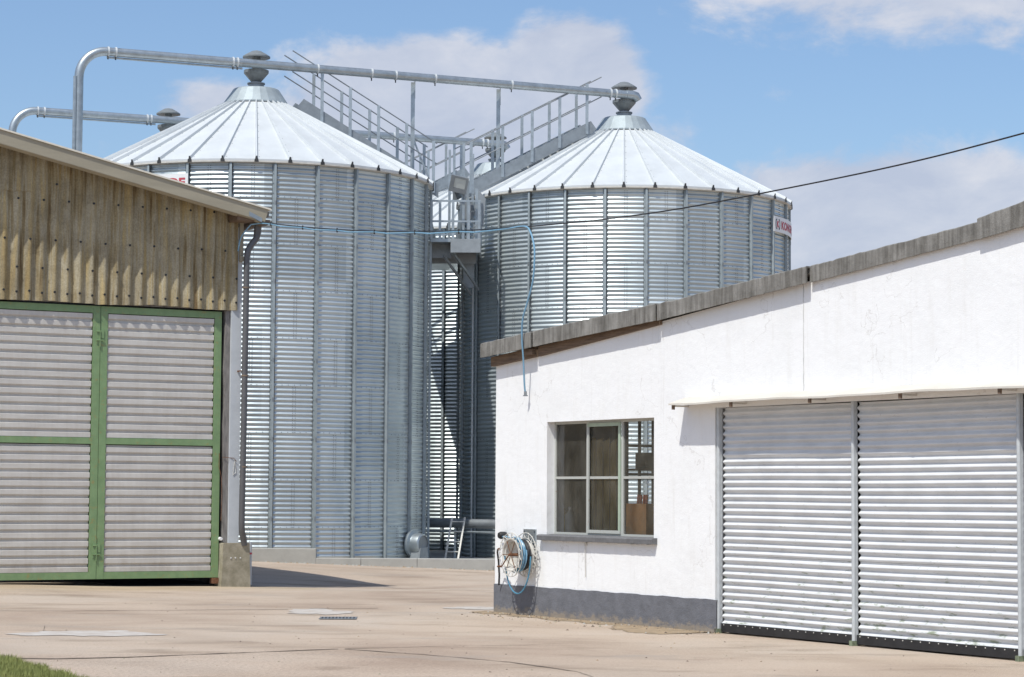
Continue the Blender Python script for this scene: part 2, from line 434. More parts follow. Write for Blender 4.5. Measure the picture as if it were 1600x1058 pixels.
# ------------------------------------------------------------------ mesh helpers
class MB:
    def __init__(s):
        s.v = []; s.f = []; s.mi = []; s.mats = []

    def m(s, name):
        if name not in s.mats:
            s.mats.append(name)
        return s.mats.index(name)

    def add(s, vs, fs, mname):
        o = len(s.v)
        s.v.extend([tuple(p) for p in vs])
        k = s.m(mname)
        for f in fs:
            s.f.append(tuple(i + o for i in f)); s.mi.append(k)
        return s

    def box(s, a, b, mname, tf=None):
        x0, y0, z0 = a; x1, y1, z1 = b
        vs = [(x0, y0, z0), (x1, y0, z0), (x1, y1, z0), (x0, y1, z0), (x0, y0, z1), (x1, y0, z1), (x1, y1, z1), (x0, y1, z1)]
        if tf:
            vs = [tf(Vector(p)) for p in vs]
        return s.add(vs, [(0, 3, 2, 1), (4, 5, 6, 7), (0, 1, 5, 4), (1, 2, 6, 5), (2, 3, 7, 6), (3, 0, 4, 7)], mname)

    def prism(s, poly, axis, a, b, mname):
        """poly: 2-D outline; extruded along axis from a to b"""
        n = len(poly)
        def P(p, w):
            if axis == 'y':
                return (p[0], w, p[1])
            if axis == 'x':
                return (w, p[0], p[1])
            return (p[0], p[1], w)
        vs = [P(p, a) for p in poly] + [P(p, b) for p in poly]
        fs = [tuple(range(n)), tuple(range(2 * n - 1, n - 1, -1))] + [(i, i + n, (i + 1) % n + n, (i + 1) % n) for i in range(n)]
        return s.add(vs, fs, mname)

    def tube(s, pts, r, mname, seg=10, cap=True):
        pts = [Vector(p) for p in pts]
        rs = r if isinstance(r, (list, tuple)) else [r] * len(pts)
        vs = []; prev = None
        for i, p in enumerate(pts):
            d = (pts[min(i + 1, len(pts) - 1)] - pts[max(i - 1, 0)]).normalized()
            if prev is None:
                a = d.cross(Vector((0, 0, 1)))
                if a.length < 1e-3:
                    a = d.cross(Vector((0, 1, 0)))
                a.normalize()
            else:
                a = (prev - d * prev.dot(d)).normalized()
            prev = a
            bb = d.cross(a)
            for k in range(seg):
                t_ = 2 * PI * k / seg
                vs.append(p + (a * cos(t_) + bb * sin(t_)) * rs[i])
        fs = []
        for i in range(len(pts) - 1):
            for k in range(seg):
                fs.append((i * seg + k, i * seg + (k + 1) % seg, (i + 1) * seg + (k + 1) % seg, (i + 1) * seg + k))
        if cap:
            fs.append(tuple(range(seg - 1, -1, -1)))
            o = (len(pts) - 1) * seg
            fs.append(tuple(range(o, o + seg)))
        return s.add(vs, fs, mname)

    def lathe(s, prof, mname, seg=40, c=(0, 0, 0), axis='z'):
        """prof: list of (r, h)"""
        vs = []
        for r, h in prof:
            for k in range(seg):
                t_ = 2 * PI * k / seg
                if axis == 'z':
                    vs.append((c[0] + r * cos(t_), c[1] + r * sin(t_), c[2] + h))
                else:
                    vs.append((c[0] + r * cos(t_), c[1] + h, c[2] + r * sin(t_)))
        fs = []
        for i in range(len(prof) - 1):
            for k in range(seg):
                q = (i * seg + k, i * seg + (k + 1) % seg, (i + 1) * seg + (k + 1) % seg, (i + 1) * seg + k)
                fs.append(q if axis == 'z' else q[::-1])
        return s.add(vs, fs, mname)

    def beam(s, a, b, w, h, mname):
        """rectangular bar from a to b, w sideways, h upwards"""
        a = Vector(a); b = Vector(b)
        d = (b - a).normalized()
        side = d.cross(Vector((0, 0, 1)))
        if side.length < 1e-3:
            side = Vector((1, 0, 0))
        side.normalize()
        u_ = side.cross(d).normalized()
        vs = []
        for p in (a, b):
            for sx, sz in ((-1, -1), (1, -1), (1, 1), (-1, 1)):
                vs.append(p + side * sx * w / 2 + u_ * sz * h / 2)
        return s.add(vs, [(0, 1, 2, 3), (7, 6, 5, 4), (0, 4, 5, 1), (1, 5, 6, 2), (2, 6, 7, 3), (3, 7, 4, 0)], mname)

    def build(s, name, parent=None, smooth=False, label=None):
        me = bpy.data.meshes.new(name)
        me.from_pydata(s.v, [], s.f)
        for k in s.mats:
            me.materials.append(M[k])
        me.polygons.foreach_set('material_index', s.mi)
        if smooth:
            me.polygons.foreach_set('use_smooth', [True] * len(me.polygons))
            if smooth == 'auto':
                me.set_sharp_from_angle(angle=R(38))
        me.update()
        o = bpy.data.objects.new(name, me)
        col.objects.link(o)
        if parent:
            o.parent = parent
        if label:
            o['label'] = label
        return o


def tag(o, label=None, cat=None, group=None, kind=None):
    for k, v_ in (('label', label), ('category', cat), ('group', group), ('kind', kind)):
        if v_:
            o[k] = v_
    return o


def empty(name, loc, rz=0, label=None, cat=None, group=None):
    o = bpy.data.objects.new(name, None)
    col.objects.link(o)
    o.location = loc
    o.rotation_euler = (0, 0, rz)
    o.empty_display_size = 0.3
    return tag(o, label, cat, group)


def copy_part(o, parent):
    c = o.copy(); col.objects.link(c); c.parent = parent
    c.matrix_parent_inverse = o.matrix_parent_inverse
    for ch in list(o.children):
        if ch is not c:
            copy_part(ch, c)
    return c


# ------------------------------------------------------------------ ground
def smooth01(x):
    x = max(0, min(1, x))
    return x * x * (3 - 2 * x)


def gz(x, y):
    z = 0.0
    xx = max(-8.0, min(1.5, x))
    z += smooth01((y - 46) / 8.5) * (-0.032 * (xx + 3.9))            # cross fall in front of the silos
    z -= 0.15 * math.exp(-((x + 2.6) / 2.6) ** 2 - ((y - 45.6) / 3.0) ** 2)
    z += 0.08 * smooth01((-6.5 - x) / 3) * math.exp(-((y - 41) / 2.5) ** 2)
    return z


def axis_vals(lo, hi, step, far):
    v_ = [lo + i * step for i in range(int((hi - lo) / step) + 1)]
    return [-x for x in reversed(far)] + v_ + list(far)


xs = [-2500, -800, -250, -80, -40] + [-24 + 0.5 * i for i in range(97)] + [40, 80, 250, 800, 2500]
ys = [-2500, -800, -250, -80, -30, -10] + [0.5 * i for i in range(141)] + [90, 150, 400, 1000, 3000]
g = MB()
vs = [(x, y, gz(x, y)) for y in ys for x in xs]
nx = len(xs)
fs = [(j * nx + i, j * nx + i + 1, (j + 1) * nx + i + 1, (j + 1) * nx + i) for j in range(len(ys) - 1) for i in range(nx - 1)]
g.add(vs, fs, 'yard')
tag(g.build('ground', smooth=True), kind='structure')


def blotch(name, cx_, cy_, rx, ry, mname, zoff=0.006, seed=1, rings=3, rough=0.35):
    rnd = random.Random(seed)
    n_ = 46
    ph = [rnd.uniform(0, 6.28) for _ in range(6)]
    b_ = MB(); vs = [(cx_, cy_, gz(cx_, cy_) + zoff)]; fs = []
    for r_ in range(1, rings + 1):
        for k in range(n_):
            a = 2 * PI * k / n_
            w = 1 + rough * (0.5 * sin(2 * a + ph[0]) + 0.35 * sin(3 * a + ph[1]) + 0.25 * sin(5 * a + ph[2]) + 0.2 * sin(9 * a + ph[3]) + 0.15 * sin(14 * a + ph[4]))
            x = cx_ + rx * w * cos(a) * r_ / rings; y = cy_ + ry * w * sin(a) * r_ / rings
            vs.append((x, y, gz(x, y) + zoff))
    for k in range(n_):
        fs.append((0, 1 + k, 1 + (k + 1) % n_))
        for r_ in range(rings - 1):
            o = 1 + r_ * n_
            fs.append((o + k, o + n_ + k, o + n_ + (k + 1) % n_, o + (k + 1) % n_))
    b_.add(vs, fs, mname)
    return tag(b_.build(name), kind='structure')


blotch('ground_cement_patch', -5.15, 28.2, 0.74, 0.62, 'patch', seed=3)
blotch('ground_cement_patch', -2.80, 33.6, 0.44, 0.75, 'patch', seed=9)
blotch('ground_cement_patch', -0.5, 34.9, 0.45, 0.45, 'patch', seed=12)


def crack(name, pts, w, seed, mname='crack', zoff=0.005):
    rnd = random.Random(seed)
    P = []
    for (x0, y0), (x1, y1) in zip(pts, pts[1:]):
        n_ = max(2, int(math.hypot(x1 - x0, y1 - y0) / 0.09))
        for i in range(n_):
            t_ = i / n_
            P.append((x0 + (x1 - x0) * t_, y0 + (y1 - y0) * t_))
    vs = []; fs = []
    ww = 0
    for i, (x, y) in enumerate(P):
        ww = 0.7 * ww + rnd.gauss(0, 0.35)
        wd = w * (1 + 0.5 * max(-1.6, min(1.8, ww)))
        jx = rnd.gauss(0, 0.012)
        vs += [(x, y - wd / 2 + jx, gz(x, y) + zoff), (x, y + wd / 2 + jx, gz(x, y) + zoff)]
    fs = [(2 * i, 2 * i + 2, 2 * i + 3, 2 * i + 1) for i in range(len(P) - 1)]
    b_ = MB(); b_.add(vs, fs, mname)
    return tag(b_.build(name), kind='structure')


crack('ground_joint', [(-6.4, 23.95), (-4.69, 23.98), (-3.95, 24.3), (-3.18, 24.85), (-1.84, 25.78)], 0.075, 1)
crack('ground_joint', [(-1.84, 25.78), (-0.7, 26.3), (0.6, 26.7)], 0.03, 2)
crack('ground_joint', [(-1.84, 25.70), (-0.9, 24.9), (0.0, 23.9), (0.65, 22.7), (0.9, 21.5)], 0.05, 3)
crack('ground_joint', [(-9.5, 33.2), (-6.46, 33.4), (-4.68, 33.9), (-3.2, 34.2)], 0.045, 4)
crack('ground_joint', [(-6.0, 29.8), (-5.8, 28.7), (-5.3, 28.0)], 0.03, 5)
crack('ground_joint', [(-3.0, 34.55), (-1.9, 34.75)], 0.06, 6)
# strip of dirt along the white building and the barn door threshold
AW = R(-59.064)
UW = Vector((cos(AW), sin(AW), 0)); VW = Vector((-UW.y, UW.x, 0))
CW = Vector((-0.229, 33.776, 0))
b_ = MB(); vs = []; fs = []
rnd = random.Random(5)
for i in range(90):
    s_ = -0.3 + i * 0.064
    p0 = CW + UW * s_ + VW * 0.02
    w_ = 0.14 + 0.14 * abs(sin(i * 0.21)) + rnd.uniform(0, 0.12) + 0.55 * smooth01((s_ - 3.4) / 1.2)
    p1 = CW + UW * s_ - VW * w_
    vs += [(p0.x, p0.y, 0.012), (p1.x, p1.y, 0.004)]
fs = [(2 * i, 2 * i + 1, 2 * i + 3, 2 * i + 2) for i in range(89)]
b_.add(vs, fs, 'dirt')
tag(b_.build('ground_dirt_strip'), kind='structure')

# scattered grit and small stones
b_ = MB(); rnd = random.Random(11)
def stone(b_, x, y, r_, mname, z0=None):
    z0 = gz(x, y) if z0 is None else z0
    vs = []
    for k in range(5):
        a = 2 * PI * k / 5 + rnd.uniform(-.3, .3)
        q = r_ * rnd.uniform(.7, 1.2)
        vs.append((x + q * cos(a), y + q * sin(a), z0))
    vs.append((x + rnd.uniform(-.3, .3) * r_, y + rnd.uniform(-.3, .3) * r_, z0 + r_ * rnd.uniform(.5, 1.0)))
    b_.add(vs, [(k, (k + 1) % 5, 5) for k in range(5)], mname)
for i in range(420):
    s_ = rnd.uniform(0, 5.6)
    p = CW + UW * s_ - VW * (.015 + abs(rnd.gauss(0.0, 0.10 if rnd.random() < .6 else .4)))
    stone(b_, p.x, p.y, rnd.uniform(.008, .028), rnd.choice(['footing', 'dirt', 'crack', 'crack', 'crack', 'kerb']))
for i in range(260):
    x = rnd.uniform(-6, 6); y = rnd.uniform(21.5, 36)
    if (Vector((x, y, 0)) - CW).dot(VW) > -0.1:
        continue
    stone(b_, x, y, rnd.uniform(.005, .016), rnd.choice(['crack', 'footing', 'crack', 'dirt']))
for i in range(160):
    x = rnd.uniform(-6.5, 0.6)
    stone(b_, x, 55.1 - abs(rnd.gauss(0, .08)), rnd.uniform(.01, .035), rnd.choice(['dirt', 'kerb']))
tag(b_.build('grit'), 'loose grit and small stones scattered over the yard and along the wall', 'grit', kind='stuff')

# grass in the near left corner
b_ = MB(); rnd = random.Random(21)
def gedge(y):          # x of the grass edge for a given y
    return -5.35 + (24.15 - y) * 0.49 + 0.05 * sin(y * 7) + 0.04 * sin(y * 17)
vs = []
for i in range(26):
    y = 19.5 + i * 0.19
    e = gedge(y)
    vs += [(-9.5, y, 0.012), (e - 0.03, y, 0.012)]
b_.add(vs, [(2 * i, 2 * i + 1, 2 * i + 3, 2 * i + 2) for i in range(25)], 'dirt')
for i in range(26000):
    y = rnd.uniform(19.8, 24.25)
    e = gedge(y)
    x = e - abs(rnd.gauss(0, 1)) * 0.8 if rnd.random() < .65 else rnd.uniform(-8, e)
    if x < -8.5:
        continue
    h_ = rnd.uniform(.025, .075); a = rnd.uniform(0, PI)
    w_ = .004; lx_, ly_ = rnd.gauss(0, .025), rnd.gauss(0, .025)
    b_.add([(x - w_ * cos(a), y - w_ * sin(a), .01), (x + w_ * cos(a), y + w_ * sin(a), .01), (x + lx_, y + ly_, .01 + h_)], [(0, 1, 2)], 'grass')
tag(b_.build('grass'), 'short green grass verge at the edge of the concrete yard', 'grass', kind='stuff')

# drain grate
dg = empty('drain_grate', (-2.37, 31.83, 0.0), R(2), 'small dark slotted drain grate set in the concrete yard', 'drain')
b_ = MB()
b_.box((-.25, -.20, .004), (.25, .20, .008), 'black')
b_.build('grate_pit', dg)
b_ = MB()
for i in range(11):
    x = -.24 + i * .048
    b_.box((x - .010, -.19, .0085), (x + .010, .19, .018), 'steel_dark')
b_.box((-.26, -.22, .0085), (.26, -.19, .018), 'steel_dark'); b_.box((-.26, .19, .0085), (.26, .22, .018), 'steel_dark')
b_.build('grate_bars', dg)

# ------------------------------------------------------------------ silos
ZB = -0.02                 # foundation top
RW, RE = 4.68, 4.80
ZE, ZC = 9.93, 12.05      # eave and collar heights
RC = 0.83
NR, NS = 36, 27
PIT = 0.1168
SL = (ZC - ZE) / (RE - RC)


def roof_z(r_):
    return ZE + .03 + (RE - r_) * SL


pad = MB()
pad.prism([(-13.5, 55.6), (9.0, 55.4), (9.5, 84), (-18, 84)], 'z', -0.6, ZB, 'kerb')
tag(pad.build('silo_foundation_slab'), kind='structure')


def silo_wall():
    b_ = MB()
    seg = 108
    z0 = ZB; z1 = ZE - 0.02
    n_ = int((z1 - z0) / PIT * 8)
    vs = []
    for i in range(n_ + 1):
        z = z0 + (z1 - z0) * i / n_
        r_ = RW + 0.0165 * sin(2 * PI * z / PIT)
        if z > z1 - 0.06:
            r_ = RW
        for k in range(seg):
            a = 2 * PI * k / seg
            vs.append((r_ * cos(a), r_ * sin(a), z))
    fs = [(i * seg + k, i * seg + (k + 1) % seg, (i + 1) * seg + (k + 1) % seg, (i + 1) * seg + k) for i in range(n_) for k in range(seg)]
    b_.add(vs, fs, 'galv')
    # bolts of the sheet joints
    def bolt(a, z, sz=.0075):
        r_ = RW + 0.0165 * sin(2 * PI * z / PIT) - .002
        ca, sa = cos(a), sin(a)
        def tf(p):
            return (p.x * ca - p.y * sa, p.x * sa + p.y * ca, p.z)
        x0, x1 = r_, r_ + .014
        vs = [tf(Vector(q)) for q in ((x1, -sz, z - sz), (x1, sz, z - sz), (x1, sz, z + sz), (x1, -sz, z + sz), (x0, -sz, z - sz), (x0, sz, z - sz), (x0, sz, z + sz), (x0, -sz, z + sz))]
        b_.add(vs, [(0, 1, 2, 3), (4, 5, 1, 0), (5, 6, 2, 1), (6, 7, 3, 2), (7, 4, 0, 3)], 'bolt')
    for ring in range(9):
        zb = ZB + 0.02 + ring * 1.168 - .30
        for p in range(NS):
            a0 = -PI / 2 + 2 * PI * (p + .5) / NS
            if (p + ring) % 2 == 0:
                for q in range(20):
                    z = zb + q * PIT / 2
                    if ZB < z < ZE - .1:
                        bolt(a0 - .008, z); bolt(a0 + .006, z)
            if ring:
                for q in range(7):
                    a = a0 - PI / NS + (q + .5) * 2 * PI / NS / 7
                    bolt(a, zb)
    return b_.build('wall', smooth=True)


def stiffener_mesh():
    """hat-section stiffener standing on the wall at local angle 0 (+x)"""
    b_ = MB()
    # open C-section: the mouth faces right, so one sees into its dark inside
    prof = [(-.066, RW + .017), (-.034, RW + .017), (-.032, RW + .080), (.026, RW + .080), (.028, RW + .066), (.022, RW + .066), (.021, RW + .076), (-.028, RW + .076), (-.030, RW + .014), (-.066, RW + .014)]
    z0, z1 = ZB, ZE - .07
    o = [(r_, y, z) for z in (z0, z1) for y, r_ in prof]
    n_ = len(prof)
    b_.add(o, [(i, (i + 1) % n_, (i + 1) % n_ + n_, i + n_) for i in range(n_)], 'ribsteel')
    # dark strips painting the shade line along both edges of the channel
    b_.box((RW + .012, .0285, z0), (RW + .019, .050, z1), 'ribshade')
    b_.box((RW + .010, -.074, z0), (RW + .016, -.0665, z1), 'ribshade')
    # backing strap the channel is bolted through
    for q in range(21):
        z = z0 + .2 + q * .467
        b_.box((RW + .014, -.028, z - .03), (RW + .0245, .048, z + .03), 'ribsteel')
    for i in range(40):
        z = z0 + .12 + i * .244
        for y in (-.050,):
            b_.box((RW + .0175, y - .007, z - .008), (RW + .026, y + .007, z + .008), 'bolt')
        if i % 4 == 0:
            b_.box((RW + .0805, -.02, z - .05), (RW + .085, .02, z + .05), 'steel_dark')
    return b_


def roof_mesh():
    b_ = MB()
    A = [2 * PI * k / NR for k in range(NR)]
    vs = []
    for r_, z in ((RE, ZE - .035), (RE, ZE + .03), (RE * .5 + RC * .5, roof_z((RE + RC) / 2)), (RC - .25, roof_z(RC - .25))):
        for a in A:
            vs.append((r_ * cos(a), r_ * sin(a), z))
    fs = []
    for i in range(3):
        for k in range(NR):
            fs.append((i * NR + k, i * NR + (k + 1) % NR, (i + 1) * NR + (k + 1) % NR, (i + 1) * NR + k))
    b_.add(vs, fs, 'roofmetal')
    # underside of the eave
    vs = [(RE * cos(a), RE * sin(a), ZE - .035) for a in A] + [((RW - .03) * cos(a), (RW - .03) * sin(a), ZE - .09) for a in A]
    b_.add(vs, [(k, k + NR, (k + 1) % NR + NR, (k + 1) % NR) for k in range(NR)], 'trim')
    # pale drip edge
    vs = [((RE + .004) * cos(a), (RE + .004) * sin(a), ZE - .05) for a in A] + [((RE + .004) * cos(a), (RE + .004) * sin(a), ZE - .012) for a in A]
    b_.add(vs, [(k, (k + 1) % NR, (k + 1) % NR + NR, k + NR) for k in range(NR)], 'trim')
    # standing seams
    for a in A:
        e = Vector((cos(a), sin(a), 0)); tn = Vector((-sin(a), cos(a), 0))
        nrm = Vector((e.x * SL, e.y * SL, 1)).normalized()
        r0, r1 = RE - .01, RC + .03
        w0, w1, hh = .034, .018, .07
        p0 = e * r0 + Vector((0, 0, roof_z(r0))); p1 = e * r1 + Vector((0, 0, roof_z(r1)))
        vs = [p0 - tn * w0, p0 + tn * w0, p0 + tn * w0 * .55 + nrm * hh, p0 - tn * w0 * .55 + nrm * hh,
              p1 - tn * w1, p1 + tn * w1, p1 + tn * w1 * .6 + nrm * hh * .8, p1 - tn * w1 * .6 + nrm * hh * .8]
        b_.add(vs, [(0, 1, 2, 3), (1, 5, 6, 2), (3, 2, 6, 7), (0, 3, 7, 4)], 'roofmetal')
        am = a + PI / NR      # row of washered screws beside the seam, and lifting lug
        for q in range(9):
            r_ = RE - .12 - q * .42
            p = e * r_ + tn * (w0 + .035 * r_ / RE) + Vector((0, 0, roof_z(r_)))
            b_.box((p.x - .010, p.y - .010, p.z - .03), (p.x + .010, p.y + .010, p.z + .006), 'stringer')
    return b_.build('roof', smooth=False)


def clip_mesh():
    b_ = MB()
    z = ZE
    b_.prism([(-.052, z - .045), (.052, z - .045), (.045, z + .02), (.022, z + .035), (.020, z + .10), (-.020, z + .10), (-.022, z + .035), (-.045, z + .02)],
             'x', RE - .03, RE + .022, 'clip')
    return b_


def silo_parts(root, first, phase_rib, phase_clip):
    if first is None:
        w = silo_wall(); w.parent = root
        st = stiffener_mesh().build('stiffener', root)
        rf = roof_mesh(); rf.parent = root
        cl = clip_mesh().build('eave_clip', rf)
        b_ = MB()
        b_.lathe([(RC + .05, ZC + .02), (RC + .05, ZC + .06), (.62, ZC + .45), (.58, ZC + .47), (.2, ZC + .50)], 'ribsteel', 24)
        b_.lathe([(RC - .1, ZC + .0), (RC + .055, ZC - .02), (RC + .06, ZC + .02), (RC - .1, ZC + .05)], 'clip', 40)
        co = b_.build('roof_collar', root)
        b_ = MB()
        b_.lathe([(.215, ZC + .50), (.215, ZC + .64), (.13, ZC + .64), (.13, ZC + .68)], 'steel_dark', 24)
        b_.lathe([(.24, ZC + .615), (.24, ZC + .645), (.12, ZC + .645)], 'steel_dark', 24)
        b_.lathe([(.12, ZC + .66), (.335, ZC + .91), (.335, ZC + .99), (.30, ZC + 1.0), (.11, ZC + 1.02), (.11, ZC + 1.35)], 'ventsteel', 12)
        fu = b_.build('inlet_funnel', root)
        b_ = MB()
        b_.lathe([(.10, ZC + 1.345), (.35, ZC + 1.325), (.37, ZC + 1.33), (.37, ZC + 1.365), (.29, ZC + 1.42), (.13, ZC + 1.51), (.05, ZC + 1.53), (.001, ZC + 1.54)], 'ventsteel', 32)
        vc = b_.build('vent_cap', root, smooth='auto')
        parts = (w, st, rf, cl, co, fu, vc)
    else:
        parts = []
        w0, st0, rf0, cl0, co0, fu0, vc0 = first
        for o in (w0, st0, rf0, cl0, co0, fu0, vc0):
            c = o.copy(); col.objects.link(c); parts.append(c)
            c.parent = root
        w, st, rf, cl, co, fu, vc = parts
        cl.parent = rf
    w.rotation_euler.z = phase_rib
    st.rotation_euler.z = -PI / 2 + phase_rib
    rf.rotation_euler.z = -PI / 2 + phase_clip
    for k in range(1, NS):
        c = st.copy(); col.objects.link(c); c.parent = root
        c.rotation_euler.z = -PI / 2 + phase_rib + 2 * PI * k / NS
    for k in range(1, NR):
        c = cl.copy(); col.objects.link(c); c.parent = rf
        c.rotation_euler.z = 2 * PI * k / NR
    return parts


FL = (-6.923, 61.16); FR = (3.189, 65.536); BR = (-0.585, 75.0); BL = (-10.70, 70.6)
GRP = 'round galvanised grain silos'
s1 = empty('grain_silo', (FL[0], FL[1], 0), 0, 'corrugated grain silo rising just right of the barn, nearest and tallest looking of the silos', 'silo', GRP)
P1 = silo_parts(s1, None, R(-0.7), 0.1197)
s2 = empty('grain_silo', (FR[0], FR[1], 0), 0, 'corrugated grain silo showing above the white workshop roof', 'silo', GRP)
P2 = silo_parts(s2, P1, R(4.6), -0.0491)
s3 = empty('grain_silo', (BR[0], BR[1], 0), 0, 'grain silo seen only through the narrow gap between the two front silos', 'silo', GRP)
P3 = silo_parts(s3, P1, R(-5.5), 0.05)
s4 = empty('grain_silo', (BL[0], BL[1], 0), 0, 'hidden grain silo whose vent cap alone peeps over the left silo roof, above the barn', 'silo', GRP)
P4 = silo_parts(s4, P1, R(3.0), 0.02)


# curved sign boards with lettering
def text_pts(txt, size):
    cu = bpy.data.curves.new('lettering', 'FONT')
    cu.body = txt
    cu.size = size
    cu.offset = 0.012
    cu.extrude = 0.0
    cu.resolution_u = 3
    o = bpy.data.objects.new('tmp_text', cu)
    col.objects.link(o)
    bpy.context.view_layer.update()
    me = bpy.data.meshes.new_from_object(o.evaluated_get(bpy.context.evaluated_depsgraph_get()))
    vs = [(v_.co.x, v_.co.y) for v_ in me.vertices]
    fs = [tuple(p.vertices) for p in me.polygons]
    bpy.data.objects.remove(o); bpy.data.curves.remove(cu); bpy.data.meshes.remove(me)
    return vs, fs


def silo_sign(c, a_left, ztop, label):
    """board wrapped round the wall; a in degrees from the camera side, growing to the right"""
    W, H = 2.75, .43
    root = empty('company_sign', (c[0], c[1], 0), 0, label, 'sign', 'sign boards on the silos')
    rr = RW + .098
    def wrap(x, z, o=0.0):
        a = R(a_left) + x / rr
        return ((rr + o) * sin(a), -(rr + o) * cos(a), z)
    b_ = MB(); n_ = 30; vs = []
    for i in range(n_ + 1):
        x = W * i / n_
        vs += [wrap(x, ztop - H), wrap(x, ztop), wrap(x, ztop, -.02), wrap(x, ztop - H, -.02)]
    fs = [(0, 1, 2, 3), (n_ * 4 + 3, n_ * 4 + 2, n_ * 4 + 1, n_ * 4)]
    for i in range(n_):
        o = 4 * i
        for k in range(4):
            fs.append((o + k, o + 4 + k, o + 4 + (k + 1) % 4, o + (k + 1) % 4))
    b_.add(vs, fs, 'white')
    b_.build('board', root)
    tv, tf_ = text_pts('KONGSKILDE', .30)
    xm = max(p[0] for p in tv)
    sx = (W - .07 - .50) / xm
    b_ = MB()
    b_.add([wrap(.50 + p[0] * sx, ztop - .32 + p[1], .005) for p in tv], tf_, 'red')
    b_.build('lettering', root)
    b_ = MB()
    kv, kf = text_pts('K', .24)
    b_.add([wrap(.175 + p[0] * .9, ztop - .30 + p[1], .005) for p in kv], kf, 'red')
    zc = ztop - H / 2; xc = .25
    for sg in (-1, 1):         # two rounded brackets round the letter
        outer = []; inner = []
        for k in range(9):
            t_ = -PI / 2 + PI * k / 8
            px_, pz = (abs(cos(t_)) ** .5), sin(t_)
            outer.append((xc + sg * (.05 + .105 * px_), zc + .15 * pz))
            inner.append((xc + sg * (.05 + .070 * px_), zc + .115 * pz))
        vs = [wrap(p[0], p[1], .005) for p in outer + inner]
        b_.add(vs, [(k, k + 1, k + 10, k + 9) for k in range(8)], 'signblack')
    b_.build('emblem', root)
    return root


silo_sign(FR, 57.3, 9.42, 'white sign with bracket emblem and red letters at the right edge of the right silo')
silo_sign(FL, -46.7, 9.60, 'white sign on the left silo, mostly hidden by the barn roof')

# ------------------------------------------------------------------ feed pipes
VV = Vector((FR[0] - FL[0], FR[1] - FL[1], 0)); VD = VV.normalized()
ZP = 13.15


def feed_pipe(c0, c1, label, posts):
    A = Vector((c0[0], c0[1], ZP)); B_ = Vector((c1[0], c1[1], ZP))
    root = empty('feed_pipe', (c0[0], c0[1], 0), 0, label, 'pipe', 'overhead feed pipes')
    O = Vector((c0[0], c0[1], 0))
    st = A - VD * (0.43 * VV.length + .14)
    r_ = .115
    fo = Vector((VD.y, -VD.x, 0)) * .36      # pipe passes on the camera side of the vents
    b_ = MB()
    b_.tube([st + VD * .72 - O + fo, A - O + fo, A + (B_ - A) * .5 - O + fo, B_ + VD * -.1 - O + fo], r_, 'steel', 18)
    b_.build('horizontal_tube', root, smooth='auto')
    b_ = MB()
    pts = []
    for k in range(13):
        t_ = PI / 2 * k / 12
        pts.append(st + VD * (.72 * (1 - cos(t_))) + Vector((0, 0, -.72 * (1 - sin(t_)))) - O + fo)
    b_.tube(pts, r_ * 1.03, 'steel', 18)
    b_.build('elbow', root, smooth='auto')
    b_ = MB()
    b_.tube([st + Vector((0, 0, -.72)) - O + fo, st - O + fo + Vector((0, 0, -ZP + .3))], r_ * 1.02, 'steel', 18)
    b_.tube([st + fo - VD * .105 + Vector((0, 0, -.72)) - O + Vector((.02, -.07, 0)), st + fo - VD * .105 - O + Vector((.02, -.07, -ZP + .3))], .05, 'steel', 8)
    b_.build('riser', root, smooth='auto')
    b_ = MB()
    b_.tube([st + fo + VD * .72 - O + Vector((0, 0, -.155)), A + fo - O - VD * .5 + Vector((0, 0, -.155))], .028, 'steel', 8)
    b_.build('cable_conduit', root, smooth='auto')
    ln = (B_ - st).length
    for d_ in (.75, .95, .43 * VV.length - .62, .43 * VV.length - .5, .43 * VV.length + 1.75, .43 * VV.length + 3.3, .43 * VV.length + 4.0, 9.9, 12.2, ln - .62, ln - .45):
        p = st + VD * d_ - O + fo
        b_ = MB(); b_.tube([p - VD * .02, p + VD * .02], r_ + .02, 'roofmetal', 18)
        b_.box((p.x - .015, p.y - .03, p.z - .2), (p.x + .015, p.y + .03, p.z - .12), 'clip')
        b_.build('pipe_clamp', root)
    if posts:
        for t_, zb in ((.407, 10.15), (.64, 10.40)):
            p = A + VV * t_ - O + fo * .2
            b_ = MB()
            b_.beam((p.x, p.y, zb - .1), (p.x, p.y, ZP - .1), .11, .06, 'steel')
            b_.beam((p.x + .05, p.y, ZP - .55), (p.x + .05, p.y - .02, ZP - .05), .03, .06, 'steel')
            b_.box((p.x - .12, p.y - .12, zb - .12), (p.x + .12, p.y + .12, zb - .06), 'steel')
            b_.build('support_post', root)
        p = A + VV * .407 - O
        b_ = MB(); b_.beam((p.x, p.y, ZP - 1.55), (p.x + .62, p.y + .1, 10.05), .03, .05, 'steel'); b_.build('brace', root)
    # bent end dropping into the last funnel
    e = B_ - O + fo
    b_ = MB()
    b_.tube([e + VD * -.12, e + VD * .06, e + VD * .2 + Vector((0, 0, -.03)), e + VD * .28 + Vector((0, 0, -.14))], [r_ * 1.1, r_ * 1.15, r_ * 1.15, r_ * 1.0], 'steel', 14)
    b_.build('end_bend', root, smooth='auto')
    return root


feed_pipe(FL, FR, 'galvanised feed pipe rising behind the barn and running over both front silo tops', True)
feed_pipe(BL, BR, 'lower looking feed pipe farther back that reaches the two rear silos', False)


